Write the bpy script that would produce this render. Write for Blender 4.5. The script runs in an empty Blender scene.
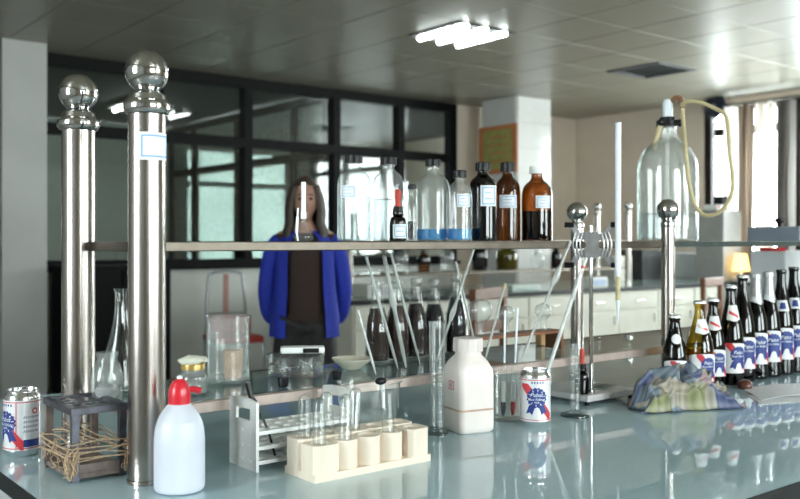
import bpy, bmesh, math, random
from mathutils import Vector, Matrix, noise
random.seed(7)
PI = math.pi
sc = bpy.context.scene
C = sc.collection

# ------------------------------------------------------------------ camera
CZ, B = 1.265, 0.85                      # camera height, bench top height
ANG = math.radians(38.5)
CA, SA = math.cos(ANG), math.sin(ANG)
FPX, HOR = 900.0, 241.0
cam_d = bpy.data.cameras.new('camera')
cam = bpy.data.objects.new('camera', cam_d); C.objects.link(cam)
cam.location = (0, 0, CZ)
cam.rotation_euler = (PI/2, 0, -ANG)
cam_d.sensor_width = 36; cam_d.lens = 36*FPX/800
cam_d.shift_y = -(249.5-HOR)/800
cam_d.clip_start = 0.05
cam_d.dof.use_dof = True
cam_d.dof.focus_distance = 1.85
cam_d.dof.aperture_fstop = 4.5
sc.camera = cam

# ------------------------------------------------------------------ world / daylight
w = bpy.data.worlds.new('overcast_sky'); sc.world = w
w.use_nodes = True
bg = w.node_tree.nodes['Background']
bg.inputs[0].default_value = (0.94, 0.955, 1.0, 1)
bg.inputs[1].default_value = 10.0
def portal(name, loc, rot, sx, sy):
    l = bpy.data.lights.new(name, 'AREA'); l.shape = 'RECTANGLE'; l.size = sx; l.size_y = sy
    l.cycles.is_portal = True
    o = bpy.data.objects.new(name, l); C.objects.link(o); o.location = loc; o.rotation_euler = rot
ROOM_U0, ROOM_U1, ROOM_V0, ROOM_V1, ROOM_H = -2.2, 9.2, -2.96, 7.84, 2.865
portal('daylight_portal', (ROOM_U1+.12, 3.7, 1.88), (0, PI/2, 0), 1.86, 4.4)
portal('daylight_portal', (ROOM_U0-.12, 1.35, 1.8), (0, -PI/2, 0), 1.7, 1.2)
portal('daylight_portal', (4.0, ROOM_V0-.12, 1.85), (PI/2, 0, 0), 2.0, 1.8)
portal('daylight_portal', (1.1, ROOM_V0-.12, 1.65), (PI/2, 0, 0), 2.0, 1.4)
portal('daylight_portal', (6.5, 12.1, 1.7), (-PI/2, 0, 0), 1.9, 1.9)
sc.view_settings.view_transform = 'Standard'
sc.view_settings.look = 'None'
sc.view_settings.exposure = 1.35
sc.view_settings.gamma = 1
sc.view_settings.use_curve_mapping = False
sc.cycles.transparent_max_bounces = 40
sc.cycles.max_bounces = 10
sc.cycles.diffuse_bounces = 5
sc.cycles.glossy_bounces = 6
sc.cycles.sample_clamp_indirect = 6

# ------------------------------------------------------------------ placing helpers
def at(px, py, z):                       # where the sight line through a pixel meets the level z
    s = (py-HOR)/(CZ-z); X, Z = (px-400)/s, FPX/s
    return (CA*X+SA*Z, -SA*X+CA*Z)
def onv(px, v):                          # u where the sight line meets the line v
    k = (px-400)/FPX
    return v*(SA+k*CA)/(CA-k*SA)
def scale(u, v): return FPX/(SA*u+CA*v)
def facing(u, v): return math.atan2(-v, -u)+PI/2      # rotz that turns local -Y to the camera

# ------------------------------------------------------------------ materials
MATS = {}
def nt(name):
    m = bpy.data.materials.new(name); m.use_nodes = True
    t = m.node_tree; t.nodes.clear()
    out = t.nodes.new('ShaderNodeOutputMaterial')
    return m, t, out
def L(t, a, b): t.links.new(a, b)
def mat(name, col, rough=.5, metal=0, var=.08, nscale=30, bump=0, spec=.5, stretch=None, coat=0, sss=0, rvar=0, obj_coord=True):
    if name in MATS: return MATS[name]
    m, t, out = nt(name)
    p = t.nodes.new('ShaderNodeBsdfPrincipled')
    tc = t.nodes.new('ShaderNodeTexCoord'); mp = t.nodes.new('ShaderNodeMapping')
    if stretch: mp.inputs['Scale'].default_value = stretch
    L(t, tc.outputs['Object'], mp.inputs[0])
    n = t.nodes.new('ShaderNodeTexNoise'); n.inputs['Scale'].default_value = nscale; n.inputs['Detail'].default_value = 4
    L(t, mp.outputs[0], n.inputs['Vector'])
    r = t.nodes.new('ShaderNodeValToRGB')
    r.color_ramp.elements[0].position = .3; r.color_ramp.elements[1].position = .7
    r.color_ramp.elements[0].color = tuple(max(0, c*(1-var)) for c in col)+(1,)
    r.color_ramp.elements[1].color = tuple(min(1, c*(1+var)) for c in col)+(1,)
    L(t, n.outputs[0], r.inputs[0]); L(t, r.outputs[0], p.inputs['Base Color'])
    p.inputs['Roughness'].default_value = rough; p.inputs['Metallic'].default_value = metal
    p.inputs['Specular IOR Level'].default_value = spec
    p.inputs['Coat Weight'].default_value = coat; p.inputs['Coat Roughness'].default_value = .05
    if sss:
        p.inputs['Subsurface Weight'].default_value = sss; p.inputs['Subsurface Radius'].default_value = (.02, .02, .02); p.inputs['Subsurface Scale'].default_value = 1
    if rvar:
        mr = t.nodes.new('ShaderNodeMapRange'); mr.inputs[3].default_value = max(0, rough-rvar); mr.inputs[4].default_value = rough+rvar
        L(t, n.outputs[0], mr.inputs[0]); L(t, mr.outputs[0], p.inputs['Roughness'])
    if bump:
        b = t.nodes.new('ShaderNodeBump'); b.inputs['Strength'].default_value = bump; b.inputs['Distance'].default_value = .002
        L(t, n.outputs[0], b.inputs['Height']); L(t, b.outputs[0], p.inputs['Normal'])
    L(t, p.outputs[0], out.inputs[0])
    MATS[name] = m
    return m
def glass(name, face=(.95, .98, .97), edge=(.55, .68, .64), refl=.05, power=3.0, rough=.01, haze=0.0, hazecol=(.9, .92, .92)):
    """glass wall: clear towards the viewer, denser where the sight line runs along the wall, mirror sheen by Schlick"""
    if name in MATS: return MATS[name]
    m, t, out = nt(name)
    lw = t.nodes.new('ShaderNodeLayerWeight'); lw.inputs[0].default_value = .5
    p5 = t.nodes.new('ShaderNodeMath'); p5.operation = 'POWER'; p5.inputs[1].default_value = 4.0
    L(t, lw.outputs['Facing'], p5.inputs[0])
    ma = t.nodes.new('ShaderNodeMath'); ma.operation = 'MULTIPLY_ADD'; ma.inputs[1].default_value = .85; ma.inputs[2].default_value = refl
    L(t, p5.outputs[0], ma.inputs[0])
    p3 = t.nodes.new('ShaderNodeMath'); p3.operation = 'POWER'; p3.inputs[1].default_value = power
    L(t, lw.outputs['Facing'], p3.inputs[0])
    n = t.nodes.new('ShaderNodeTexNoise'); n.inputs['Scale'].default_value = 18; gc = t.nodes.new('ShaderNodeTexCoord'); L(t, gc.outputs['Object'], n.inputs['Vector'])
    mx = t.nodes.new('ShaderNodeMix'); mx.data_type = 'RGBA'
    mx.inputs[6].default_value = face+(1,); mx.inputs[7].default_value = edge+(1,)
    L(t, p3.outputs[0], mx.inputs[0])
    tr = t.nodes.new('ShaderNodeBsdfTransparent'); L(t, mx.outputs[2], tr.inputs[0])
    last = tr
    if haze:
        df = t.nodes.new('ShaderNodeBsdfDiffuse'); df.inputs[0].default_value = hazecol+(1,)
        hm = t.nodes.new('ShaderNodeMath'); hm.operation = 'MULTIPLY'; hm.inputs[1].default_value = haze*2
        L(t, n.outputs[0], hm.inputs[0])
        hx = t.nodes.new('ShaderNodeMixShader'); L(t, hm.outputs[0], hx.inputs[0]); L(t, tr.outputs[0], hx.inputs[1]); L(t, df.outputs[0], hx.inputs[2])
        last = hx
    gl = t.nodes.new('ShaderNodeBsdfGlossy'); gl.inputs['Roughness'].default_value = rough
    ms = t.nodes.new('ShaderNodeMixShader')
    L(t, ma.outputs[0], ms.inputs[0]); L(t, last.outputs[0], ms.inputs[1]); L(t, gl.outputs[0], ms.inputs[2])
    L(t, ms.outputs[0], out.inputs[0])
    MATS[name] = m
    return m
def emit(name, col, s):
    m, t, out = nt(name); e = t.nodes.new('ShaderNodeEmission'); e.inputs[0].default_value = col+(1,); e.inputs[1].default_value = s
    L(t, e.outputs[0], out.inputs[0]); return m

STEEL = mat('brushed_steel', (.43, .39, .36), .24, 1, .12, 60, .05, stretch=(1, 1, .05), rvar=.08)
CHROME = mat('polished_steel', (.58, .57, .56), .05, 1, .05, 40)
RAILM = mat('shelf_rail_steel', (.13, .11, .09), .40, 1, .2, 25, rvar=.1)
LRAIL = mat('pinkish_rail', (.50, .40, .36), .38, .3, .15, 30)
PAINTW = mat('white_print_paper', (.84, .86, .88), .6, 0, .03, 80)
BLUEP = mat('blue_print', (.22, .42, .72), .6, 0, .05, 80)
BLUEDK = mat('deep_blue_print', (.012, .035, .22), .45, 0, .1, 90)
REDP = mat('red_print', (.62, .04, .05), .45, 0, .08, 90)
CANW = mat('white_can_lacquer', (.80, .80, .83), .28, .15, .03, 60, coat=.3)
ALU = mat('can_aluminium', (.72, .72, .73), .22, 1, .06, 60)
BLACKP = mat('black_plastic', (.008, .008, .009), .35, 0, .2, 50, spec=.25)
WHITEP = mat('white_plastic', (.88, .88, .87), .42, 0, .03, 40)
REDPL = mat('red_plastic', (.62, .015, .03), .3, 0, .08, 40, coat=.2)
REDRB = mat('red_rubber', (.50, .05, .03), .5, 0, .12, 60)
HDPE = mat('milky_polythene', (.66, .68, .77), .38, 0, .04, 20, sss=.25)
HDPE2 = mat('stained_polythene', (.78, .70, .67), .45, 0, .06, 14, sss=.2)
GL = glass('clear_glass', (.99, .998, .995), (.72, .80, .78), .05, 4.0, .01, .02)
GLT = glass('thin_clear_glass', (.985, .995, .99), (.72, .80, .78), .05, 3)
GLB = glass('clear_bottle_glass', (.97, .985, .98), (.50, .58, .56), .06, 3.0, .02, .09)
AMB = glass('amber_glass', (.46, .21, .035), (.06, .018, .003), .06, 1.6)
AMBD = glass('dark_amber_glass', (.10, .022, .008), (.012, .003, .002), .06, 1.4)
YELG = glass('yellow_beer_glass', (.80, .66, .16), (.22, .15, .02), .06, 1.5)
BEERG = glass('dark_beer_bottle_glass', (.035, .010, .006), (.006, .002, .002), .06, 1.4)
PANE = glass('window_pane_glass', (.90, .95, .93), (.7, .8, .76), .07, 3)
GLSHELF = glass('shelf_glass', (.93, .97, .96), (.70, .80, .78), .06, 3, .01, .10, (.50, .62, .62))
GEDGE = mat('green_glass_edge', (.07, .085, .08), .15, 0, .2, 30)
WATER = glass('clear_liquid', (.93, .96, .97), (.7, .78, .8), .03, 2)
BLUEL = glass('blue_liquid', (.03, .50, .90), (.0, .25, .65), .04, 2, .01, .5, (.0, .42, .85))
DARKL = mat('dark_liquid', (.003, .002, .005), .1, 0, .2, 30, spec=.1)
BROWNL = mat('brown_liquid', (.010, .003, .002), .12, 0, .2, 30, spec=.1)
PURPL = mat('purple_black_liquid', (.018, .006, .022), .12, 0, .2, 30)
CORK = mat('cork', (.45, .26, .15), .8, 0, .25, 90, .4)
PALEW = mat('pale_rack_wood', (.82, .71, .59), .6, 0, .07, 30, .15, stretch=(1, 1, .2))
WOODBR = mat('brown_wood', (.20, .075, .03), .45, 0, .25, 14, .1, stretch=(1, 1, .15))
STRING = mat('jute_string', (.50, .36, .24), .9, 0, .3, 200, .4)
DKMET = mat('dark_rack_metal', (.10, .10, .12), .42, .6, .35, 40, .1)
RUSTW = mat('weathered_rack_wood', (.20, .15, .13), .6, 0, .4, 40, .2)
GREYM = mat('grey_clamp_metal', (.45, .44, .45), .35, .8, .2, 50)
PLATE = mat('white_stand_plate', (.74, .71, .72), .4, 0, .06, 12)
BURW = mat('white_burette_glass', (.80, .84, .90), .2, 0, .03, 60)
HOSE = mat('yellowed_rubber_hose', (.55, .46, .26), .5, 0, .1, 60)
BROWNH = mat('brown_rubber', (.22, .10, .05), .5, 0, .15, 60)

# ------------------------------------------------------------------ mesh helpers
def box(bm, x0, x1, y0, y1, z0, z1, mi=0):
    vs = [bm.verts.new(c) for c in ((x0, y0, z0), (x1, y0, z0), (x1, y1, z0), (x0, y1, z0), (x0, y0, z1), (x1, y0, z1), (x1, y1, z1), (x0, y1, z1))]
    for f in ((0, 3, 2, 1), (4, 5, 6, 7), (0, 1, 5, 4), (1, 2, 6, 5), (2, 3, 7, 6), (3, 0, 4, 7)):
        bm.faces.new([vs[i] for i in f]).material_index = mi
    return vs
def bbox(x0, x1, y0, y1, z0, z1, bev=0.0):
    bm = bmesh.new(); box(bm, x0, x1, y0, y1, z0, z1)
    if bev: bmesh.ops.bevel(bm, geom=bm.edges[:], offset=bev, segments=2, profile=.5, affect='EDGES')
    return bm
def prof(pts, n=4):
    """(r, z[, fillet]) corners to a smooth profile"""
    out = []
    for i, p in enumerate(pts):
        if len(p) < 3 or i in (0, len(pts)-1): out.append((p[0], p[1])); continue
        P = Vector((p[0], p[1])); A = Vector(pts[i-1][:2]); D = Vector(pts[i+1][:2])
        ea, ed = (A-P), (D-P)
        fa = min(p[2], ea.length*.5); fd = min(p[2], ed.length*.5)
        a = P+ea.normalized()*fa; d = P+ed.normalized()*fd
        for k in range(n+1):
            s = k/n; q = a*(1-s)**2+P*2*s*(1-s)+d*s*s
            out.append((q.x, q.y))
    return out
def lathe(bm, pts, seg=28, cx=0, cy=0, mi=0, closed=False):
    rings = []
    for r, z in pts:
        if r < 1e-6: rings.append([bm.verts.new((cx, cy, z))])
        else: rings.append([bm.verts.new((cx+r*math.cos(2*PI*k/seg), cy+r*math.sin(2*PI*k/seg), z)) for k in range(seg)])
    pairs = list(zip(rings, rings[1:]))
    if closed: pairs.append((rings[-1], rings[0]))
    for a, b in pairs:
        if len(a) == 1 and len(b) == 1: continue
        for k in range(seg):
            j = (k+1) % seg
            if len(a) == 1: f = bm.faces.new((a[0], b[j], b[k]))
            elif len(b) == 1: f = bm.faces.new((a[k], a[j], b[0]))
            else: f = bm.faces.new((a[k], a[j], b[j], b[k]))
            f.material_index = mi
    return bm
def lat(pts, seg=28, **k): return lathe(bmesh.new(), prof(pts), seg, **k)
def smooth_path(pts, n=6):
    P = [Vector(p) for p in pts]; out = []
    for i in range(len(P)-1):
        a, b, c, d = P[max(0, i-1)], P[i], P[i+1], P[min(len(P)-1, i+2)]
        for k in range(n):
            s = k/n
            out.append(.5*((2*b)+(c-a)*s+(2*a-5*b+4*c-d)*s*s+(-a+3*b-3*c+d)*s**3))
    out.append(P[-1]); return out
def tube(bm, pts, r, seg=10, mi=0, caps=True, radii=None):
    P = [Vector(p) for p in pts]; rings = []; up = Vector((0, 0, 1)); prev = None
    for i, p in enumerate(P):
        t = (P[min(i+1, len(P)-1)]-P[max(i-1, 0)]).normalized()
        if prev is None:
            x = t.cross(up)
            if x.length < .05: x = t.cross(Vector((0, 1, 0)))
        else: x = prev-t*prev.dot(t)
        x.normalize(); prev = x; y = t.cross(x)
        rr = radii[i] if radii else r
        rings.append([bm.verts.new(p+(x*math.cos(2*PI*k/seg)+y*math.sin(2*PI*k/seg))*rr) for k in range(seg)])
    for a, b in zip(rings, rings[1:]):
        for k in range(seg):
            j = (k+1) % seg; bm.faces.new((a[k], a[j], b[j], b[k])).material_index = mi
    if caps:
        bm.faces.new(rings[0][::-1]).material_index = mi; bm.faces.new(rings[-1]).material_index = mi
    return bm
def tub(pts, r, seg=10, n=0, **k):
    return tube(bmesh.new(), smooth_path(pts, n) if n else pts, r, seg, **k)
def ell(bm, c, rx, ry, rz, u=16, v=10, mi=0):
    g = bmesh.ops.create_uvsphere(bm, u_segments=u, v_segments=v, radius=1)
    for q in g['verts']: q.co = Vector((q.co.x*rx+c[0], q.co.y*ry+c[1], q.co.z*rz+c[2]))
    return bm
def perforated(bm, nx, ny, cx, cy, z0, z1, hr, ox=0, oy=0, seg=12):
    """plate of nx by ny cells, each with a round hole right through"""
    for i in range(nx):
        for j in range(ny):
            mx, my = ox+(i+.5)*cx, oy+(j+.5)*cy
            rows = []
            for z in (z0, z1):
                inn, o = [], []
                for k in range(seg):
                    a = 2*PI*(k+.5)/seg; c, s = math.cos(a), math.sin(a)
                    f = min(cx/2/abs(c) if abs(c) > 1e-6 else 9, cy/2/abs(s) if abs(s) > 1e-6 else 9)
                    inn.append(bm.verts.new((mx+hr*c, my+hr*s, z))); o.append(bm.verts.new((mx+f*c, my+f*s, z)))
                rows.append((inn, o))
            for k in range(seg):
                q = (k+1) % seg
                (i0, o0), (i1, o1) = rows
                bm.faces.new((i1[k], o1[k], o1[q], i1[q])); bm.faces.new((i0[q], o0[q], o0[k], i0[k]))
                bm.faces.new((i0[k], i1[k], i1[q], i0[q])); bm.faces.new((o0[q], o1[q], o1[k], o0[k]))
    return bm
def obj(name, bm, m, parent=None, loc=None, rotz=None, smooth=True, angle=35):
    me = bpy.data.meshes.new(name)
    bmesh.ops.recalc_face_normals(bm, faces=bm.faces[:])
    bm.to_mesh(me); bm.free()
    for x in (m if isinstance(m, (list, tuple)) else [m]): me.materials.append(x)
    if smooth:
        me.shade_smooth(); me.set_sharp_from_angle(angle=math.radians(angle))
    o = bpy.data.objects.new(name, me); C.objects.link(o)
    if parent: o.parent = parent
    if loc is not None: o.location = loc
    if rotz is not None: o.rotation_euler = (0, 0, rotz)
    return o
def tag(o, label, cat, group=None):
    o['label'] = label; o['category'] = cat
    if group: o['group'] = group
    return o
def thing(name, label, cat, loc=(0, 0, 0), rotz=0, group=None):
    o = bpy.data.objects.new(name, None); C.objects.link(o)
    o.empty_display_size = .05; o.location = loc; o.rotation_euler = (0, 0, rotz)
    return tag(o, label, cat, group)
def struct(name, bm, m, label=None, parent=None, smooth=False):
    o = obj(name, bm, m, parent, smooth=smooth)
    if not parent: o['kind'] = 'structure'; o['category'] = name.split('_')[0]
    if label: o['label'] = label
    return o
def share(o, name, parent, loc, rot=None):
    c = bpy.data.objects.new(name, o.data); C.objects.link(c); c.parent = parent; c.location = loc
    if rot: c.rotation_euler = rot
    return c

# flat print wrapped round a turned surface -------------------------------------------------
def wrap(bm, rfun, eps, a0=0.0, n=10, conical=True):
    """bm holds faces in the xz plane (x = arc length); bend them round the z axis, x=0 facing local -Y"""
    xs = [v.co.x for v in bm.verts]
    if not xs: return bm
    lo, hi = min(xs), max(xs)
    for k in range(1, n):
        x = lo+(hi-lo)*k/n
        bmesh.ops.bisect_plane(bm, geom=bm.verts[:]+bm.edges[:]+bm.faces[:], plane_co=(x, 0, 0), plane_no=(1, 0, 0), dist=1e-7)
    r0 = rfun(sum(v.co.z for v in bm.verts)/len(bm.verts))
    for v in bm.verts:
        a = -PI/2+a0+v.co.x/r0; r = rfun(v.co.z)+eps
        v.co = Vector((r*math.cos(a), r*math.sin(a), v.co.z))
    return bm
def poly(bm, pts, mi=0):
    f = bm.faces.new([bm.verts.new((x, 0, z)) for x, z in pts]); f.material_index = mi; return f
def rect(bm, x0, x1, z0, z1, mi=0): return poly(bm, ((x0, z0), (x1, z0), (x1, z1), (x0, z1)), mi)
_txt = {}
def text(bm, s, size, cx, cz, mi=0, shear=0.0):
    if s not in _txt:
        cu = bpy.data.curves.new('t', 'FONT'); cu.body = s; cu.size = 1; cu.align_x = 'CENTER'; cu.align_y = 'CENTER'; cu.resolution_u = 2
        o = bpy.data.objects.new('t', cu); C.objects.link(o)
        dg = bpy.context.evaluated_depsgraph_get()
        me = bpy.data.meshes.new_from_object(o.evaluated_get(dg))
        _txt[s] = ([tuple(v.co) for v in me.vertices], [tuple(p.vertices) for p in me.polygons])
        bpy.data.objects.remove(o); bpy.data.curves.remove(cu); bpy.data.meshes.remove(me)
    vs, fs = _txt[s]
    nv = [bm.verts.new((cx+(x+y*shear)*size, 0, cz+y*size)) for x, y, _ in vs]
    for f in fs:
        try: bm.faces.new([nv[i] for i in f]).material_index = mi
        except ValueError: pass
def emblem(parent, rfun, zc, size, a0=0.0, eps=.0008, band=True, bw=None, small=False):
    """red diagonal band, blue scalloped rosette with two ribbon tails and white lettering"""
    if band:
        bm = bmesh.new(); q = bw or size*.78
        poly(bm, ((-q, size*.80), (-q*.55, size*.80), (q, -size*.62), (q, -size*.98), (q*.86, -size*.98), (-q, size*.62)))
        obj('red_band', wrap(bm, rfun, eps, a0), REDP, parent)
    bm = bmesh.new(); n = 32
    poly(bm, [((.50 if k % 2 else .44)*size*math.cos(2*PI*k/n), size*(.14+(.50 if k % 2 else .44)*math.sin(2*PI*k/n))) for k in range(n)])
    obj('rosette', wrap(bm, rfun, eps+.0003, a0), BLUEDK, parent)
    bm = bmesh.new()
    for s in (-1, 1):
        poly(bm, [(s*.05*size, -.2*size), (s*.36*size, -.2*size), (s*.52*size, -.62*size), (s*.34*size, -.56*size), (s*.22*size, -.68*size)][::s])
    obj('ribbon_tail', wrap(bm, rfun, eps+.0002, a0), BLUEDK, parent)
    bm = bmesh.new()
    for k in range(0 if small else 10):      # white pleats round the rosette
        a = 2*PI*k/10+.2; c, s = math.cos(a), math.sin(a)
        x0, z0 = .31*size*c, size*(.14+.31*s); x1, z1 = .41*size*c, size*(.14+.41*s); w_ = .014*size
        poly(bm, ((x0-w_*s, z0+w_*c), (x0+w_*s, z0-w_*c), (x1+w_*s, z1-w_*c), (x1-w_*s, z1+w_*c)))
    text(bm, 'Pabst', .27*size, 0, .27*size, shear=.25)
    text(bm, 'Blue Ribbon', .165*size, 0, .06*size)
    if not small: text(bm, 'BEER', .11*size, 0, -.08*size)
    obj('lettering', wrap(bm, rfun, eps+.0007, a0), PAINTW, parent)
def paper_label(parent, rfun, z0, z1, a0, w_, name='paper_label', rows=2):
    bm = bmesh.new(); rect(bm, -w_/2, w_/2, z0, z1)
    lb = obj(name, wrap(bm, rfun, .0008, a0), PAINTW, parent)
    bm = bmesh.new(); h = z1-z0; b = min(h, w_)*.10; t = min(h, w_)*.055
    x0, x1, y0, y1 = -w_/2+b, w_/2-b, z0+b, z1-b
    for r_ in ((x0, x1, y0, y0+t), (x0, x1, y1-t, y1), (x0, x0+t, y0, y1), (x1-t, x1, y0, y1)): rect(bm, *r_)
    for k in range(rows):
        zz = y0+(y1-y0)*(k+1)/(rows+1); rect(bm, x0+t*3, x1-t*(3+2*k), zz-t*.4, zz+t*.4)
    obj('printed_border', wrap(bm, rfun, .0013, a0), BLUEP, lb)
    return lb
def onu(px, u):                          # v where the sight line meets the line u
    k = (px-400)/FPX
    return u*(CA-k*SA)/(SA+k*CA)

# ================================================================== the room
U0, U1, V0, V1, H = ROOM_U0, ROOM_U1, ROOM_V0, ROOM_V1, ROOM_H
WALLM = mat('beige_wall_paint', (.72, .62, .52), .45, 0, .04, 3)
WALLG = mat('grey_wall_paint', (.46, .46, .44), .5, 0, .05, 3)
FLOORM = mat('grey_terrazzo', (.34, .35, .34), .3, 0, .15, 25)
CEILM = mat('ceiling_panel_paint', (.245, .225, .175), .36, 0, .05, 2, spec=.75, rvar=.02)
CEILD = mat('ceiling_void', (.08, .08, .075), .8)
FRAMEK = mat('black_window_frame', (.006, .006, .006), .55, 0, .2, 20, spec=.12)
FRAMEB = mat('brown_black_window_frame', (.02, .014, .012), .5, 0, .2, 20, spec=.2)
TILEW = mat('glazed_white_tile', (.72, .70, .68), .16, 0, .04, 6)
PLINW = mat('pale_panel_paint', (.62, .62, .58), .4, 0, .04, 5)

bm = bmesh.new(); box(bm, U0-.3, U1+.3, V0-.3, 12.4, -.1, 0)
struct('floor', bm, FLOORM, 'grey polished floor of the laboratory')
bm = bmesh.new(); box(bm, U0-.1, U1+.3, V0-.1, 12.4, H+.02, H+.12)
ceil = struct('ceiling', bm, CEILD, 'panelled ceiling of the laboratory')
LIGHTC, VENTC = (4.7, 5.14), (7.1, 5.14)
tile0 = None
bs = bmesh.new()
for i in range(19):
    for j in range(18):
        u, v = -2.2+.6*i+.3, -2.96+.6*j+.3
        if any(abs(u-c[0]) < .25 and abs(v-c[1]) < .25 for c in (LIGHTC, VENTC)): continue
        if v < 1.2: box(bs, u-.2975, u+.2975, v-.2975, v+.2975, H, H+.02); continue
        if tile0 is None:
            b = bbox(-.2975, .2975, -.2975, .2975, 0, .02, .003)
            tile0 = obj('ceiling_tile', b, CEILM, ceil, (u, v, H), smooth=False)
        else: share(tile0, 'ceiling_tile', ceil, (u, v, H))
o = obj('ceiling_tile_field', bs, CEILM, ceil, smooth=False); o['kind'] = 'stuff'

def opening_wall(name, m, lab, axis, c, t, a0, a1, holes, z1=H):
    """wall slab on x=c (axis 0) or y=c (axis 1), running a0..a1, with rectangular holes (h0,h1,z0,z1)"""
    bm = bmesh.new()
    def add(p0, p1, q0, q1):
        if p1-p0 < 1e-4 or q1-q0 < 1e-4: return
        if axis == 0: box(bm, c, c+t, p0, p1, q0, q1)
        else: box(bm, p0, p1, c, c+t, q0, q1)
    x = a0
    for h0, h1, q0, q1 in sorted(holes):
        add(x, h0, 0, z1); add(h0, h1, 0, q0); add(h0, h1, q1, z1); x = h1
    add(x, a1, 0, z1)
    return struct(name, bm, m, lab)
def window(name, lab, axis, c, h0, h1, z0, z1, nm, tz, fm, fw=.07, depth=.09, pm=PANE, mull=None):
    root = bpy.data.objects.new(name, None); C.objects.link(root); root['kind'] = 'structure'; root['label'] = lab; root['category'] = 'window'
    def bx(p0, p1, q0, q1, d0=-depth/2, d1=depth/2, nme='frame_bar', mm=None):
        bm = bmesh.new()
        if axis == 0: box(bm, c+d0, c+d1, p0, p1, q0, q1)
        else: box(bm, p0, p1, c+d0, c+d1, q0, q1)
        return obj(nme, bm, mm or fm, root, smooth=False)
    bx(h0, h1, z1-fw, z1); bx(h0, h1, z0, z0+fw); bx(h0, h0+fw, z0+fw, z1-fw); bx(h1-fw, h1, z0+fw, z1-fw)
    cuts = mull or [h0+(h1-h0)*k/nm for k in range(1, nm)]
    for m_ in cuts: bx(m_-fw*.45, m_+fw*.45, z0+fw, z1-fw, nme='mullion')
    xs = [h0+fw]+[m_ for m_ in cuts]+[h1-fw]
    zs = [z0+fw]+([tz] if tz else [])+[z1-fw]
    for a, b in zip(xs, xs[1:]):
        if tz: bx(a+fw*.45, b-fw*.45, tz-fw*.5, tz+fw*.5, nme='transom')
        for p, q in zip(zs, zs[1:]):
            bx(a+.005, b-.005, p, q, -.004, .004, 'pane', pm)
    return root

# right-hand wall with its windows; the wall behind the photographer with two more
RW0, RW1 = 1.5, onu(704, U1)
opening_wall('wall_right', WALLM, 'beige wall with the curtained windows', 0, U1, .2, V0, 12.2, [(RW0, RW1, .95, 2.81)])
window('window_1', 'tall dark-framed window behind the hanging curtains', 0, U1+.05, RW0, RW1, .95, 2.81, 4, 2.50, FRAMEB, .09)
opening_wall('wall_back', WALLM, 'beige window wall behind the photographer', 1, V0-.2, .2, U0-.2, U1+.2, [(.1, 2.1, .95, 2.35), (3.0, 5.0, .95, 2.75)])
window('window_2', 'narrow dark-framed window in the left wall', 0, U0-.05, .75, 1.95, .95, 2.65, 1, 2.2, FRAMEB)
window('window_3', 'dark-framed window behind the photographer', 1, V0-.05, 3.0, 5.0, .95, 2.75, 2, 2.3, FRAMEB)
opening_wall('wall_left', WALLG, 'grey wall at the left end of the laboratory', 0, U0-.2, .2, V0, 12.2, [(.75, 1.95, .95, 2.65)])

window('window_7', 'lower dark-framed window straight behind the photographer', 1, V0-.05, .1, 2.1, .95, 2.35, 2, None, FRAMEB)
# far side: dwarf wall with the black glazed partition above it, then a plain stretch
PE = 7.09
bm = bmesh.new(); box(bm, U0, PE, V1, V1+.12, 0, 1.0)
struct('wall_front', bm, PLINW, 'pale low wall under the black glazed partition')
bm = bmesh.new(); box(bm, PE, U1, V1, V1+.12, 0, H)
struct('wall_far', bm, WALLM, 'plain beige wall between pillar and windows')
window('window_4', 'black-framed glazed partition to the next room', 1, V1+.06, U0, PE, 1.0, H, 8, 2.23, FRAMEK, .095, .12,
       mull=[-1.0, .1, 1.2, 2.3, onv(160, V1), onv(249, V1), onv(337.5, V1), onv(402, V1)])
bm = bmesh.new(); box(bm, U0, PE, V1-.07, V1+.16, 1.0, 1.035)
struct('trim_1', bm, FRAMEK, 'black sill along the glazed partition')
# pillar by the plain wall (tiled), and the pilaster at the far left
bm = bmesh.new(); box(bm, 7.17, 7.72, 6.95, 7.5, 0, H)
pil = struct('wall_pillar', bm, TILEW, 'white tiled square pillar with a notice on it')
t0 = t1 = None
for k in range(10):
    z = .02+k*.285
    for (nm, x0, x1, y0, y1) in (('a', 7.18, 7.71, 6.938, 6.95), ('b', 7.158, 7.17, 6.96, 7.49)):
        if k == 0:
            q = obj('tile', bbox(x0, x1, y0, y1, 0, .279, .002), TILEW, pil, (0, 0, z), smooth=False)
            if nm == 'a': t0 = q
            else: t1 = q
        else: share(t0 if nm == 'a' else t1, 'tile', pil, (0, 0, z))
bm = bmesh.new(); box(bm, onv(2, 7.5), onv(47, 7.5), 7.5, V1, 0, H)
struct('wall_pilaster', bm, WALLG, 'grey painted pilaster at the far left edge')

# next room
RM2 = mat('next_room_wall', (.62, .64, .60), .6, 0, .05, 3)
opening_wall('wall_next_room', RM2, 'far wall of the next room', 1, 12.0, .2, U0, U1, [(5.6, 7.4, .8, 2.65)])
window('window_5', 'bright window of the next room', 1, 12.08, 5.6, 7.4, .8, 2.65, 2, 2.1, FRAMEK, pm=glass('next_room_pane', (.80, .84, .83), (.6, .64, .63), .06, 3, .3, .15, (.7, .75, .72)))
XU = onv(337.5, V1)
FROST = glass('frosted_pane', (.42, .46, .44), (.35, .39, .37), .05, 3, .3, .30, (.50, .54, .51))
window('window_6', 'black-framed cross partition inside the next room', 0, XU, V1+.14, 12.0, .9, H-.02, 4, 2.2, FRAMEK, .09, .08, pm=FROST, mull=[onu(295, XU), onu(238, XU), onu(195, XU)])
bm = bmesh.new(); box(bm, XU-.04, XU+.04, V1+.14, 12.0, 0, .9)
struct('wall_cross', bm, PLINW, 'low wall of the cross partition in the next room')

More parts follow.
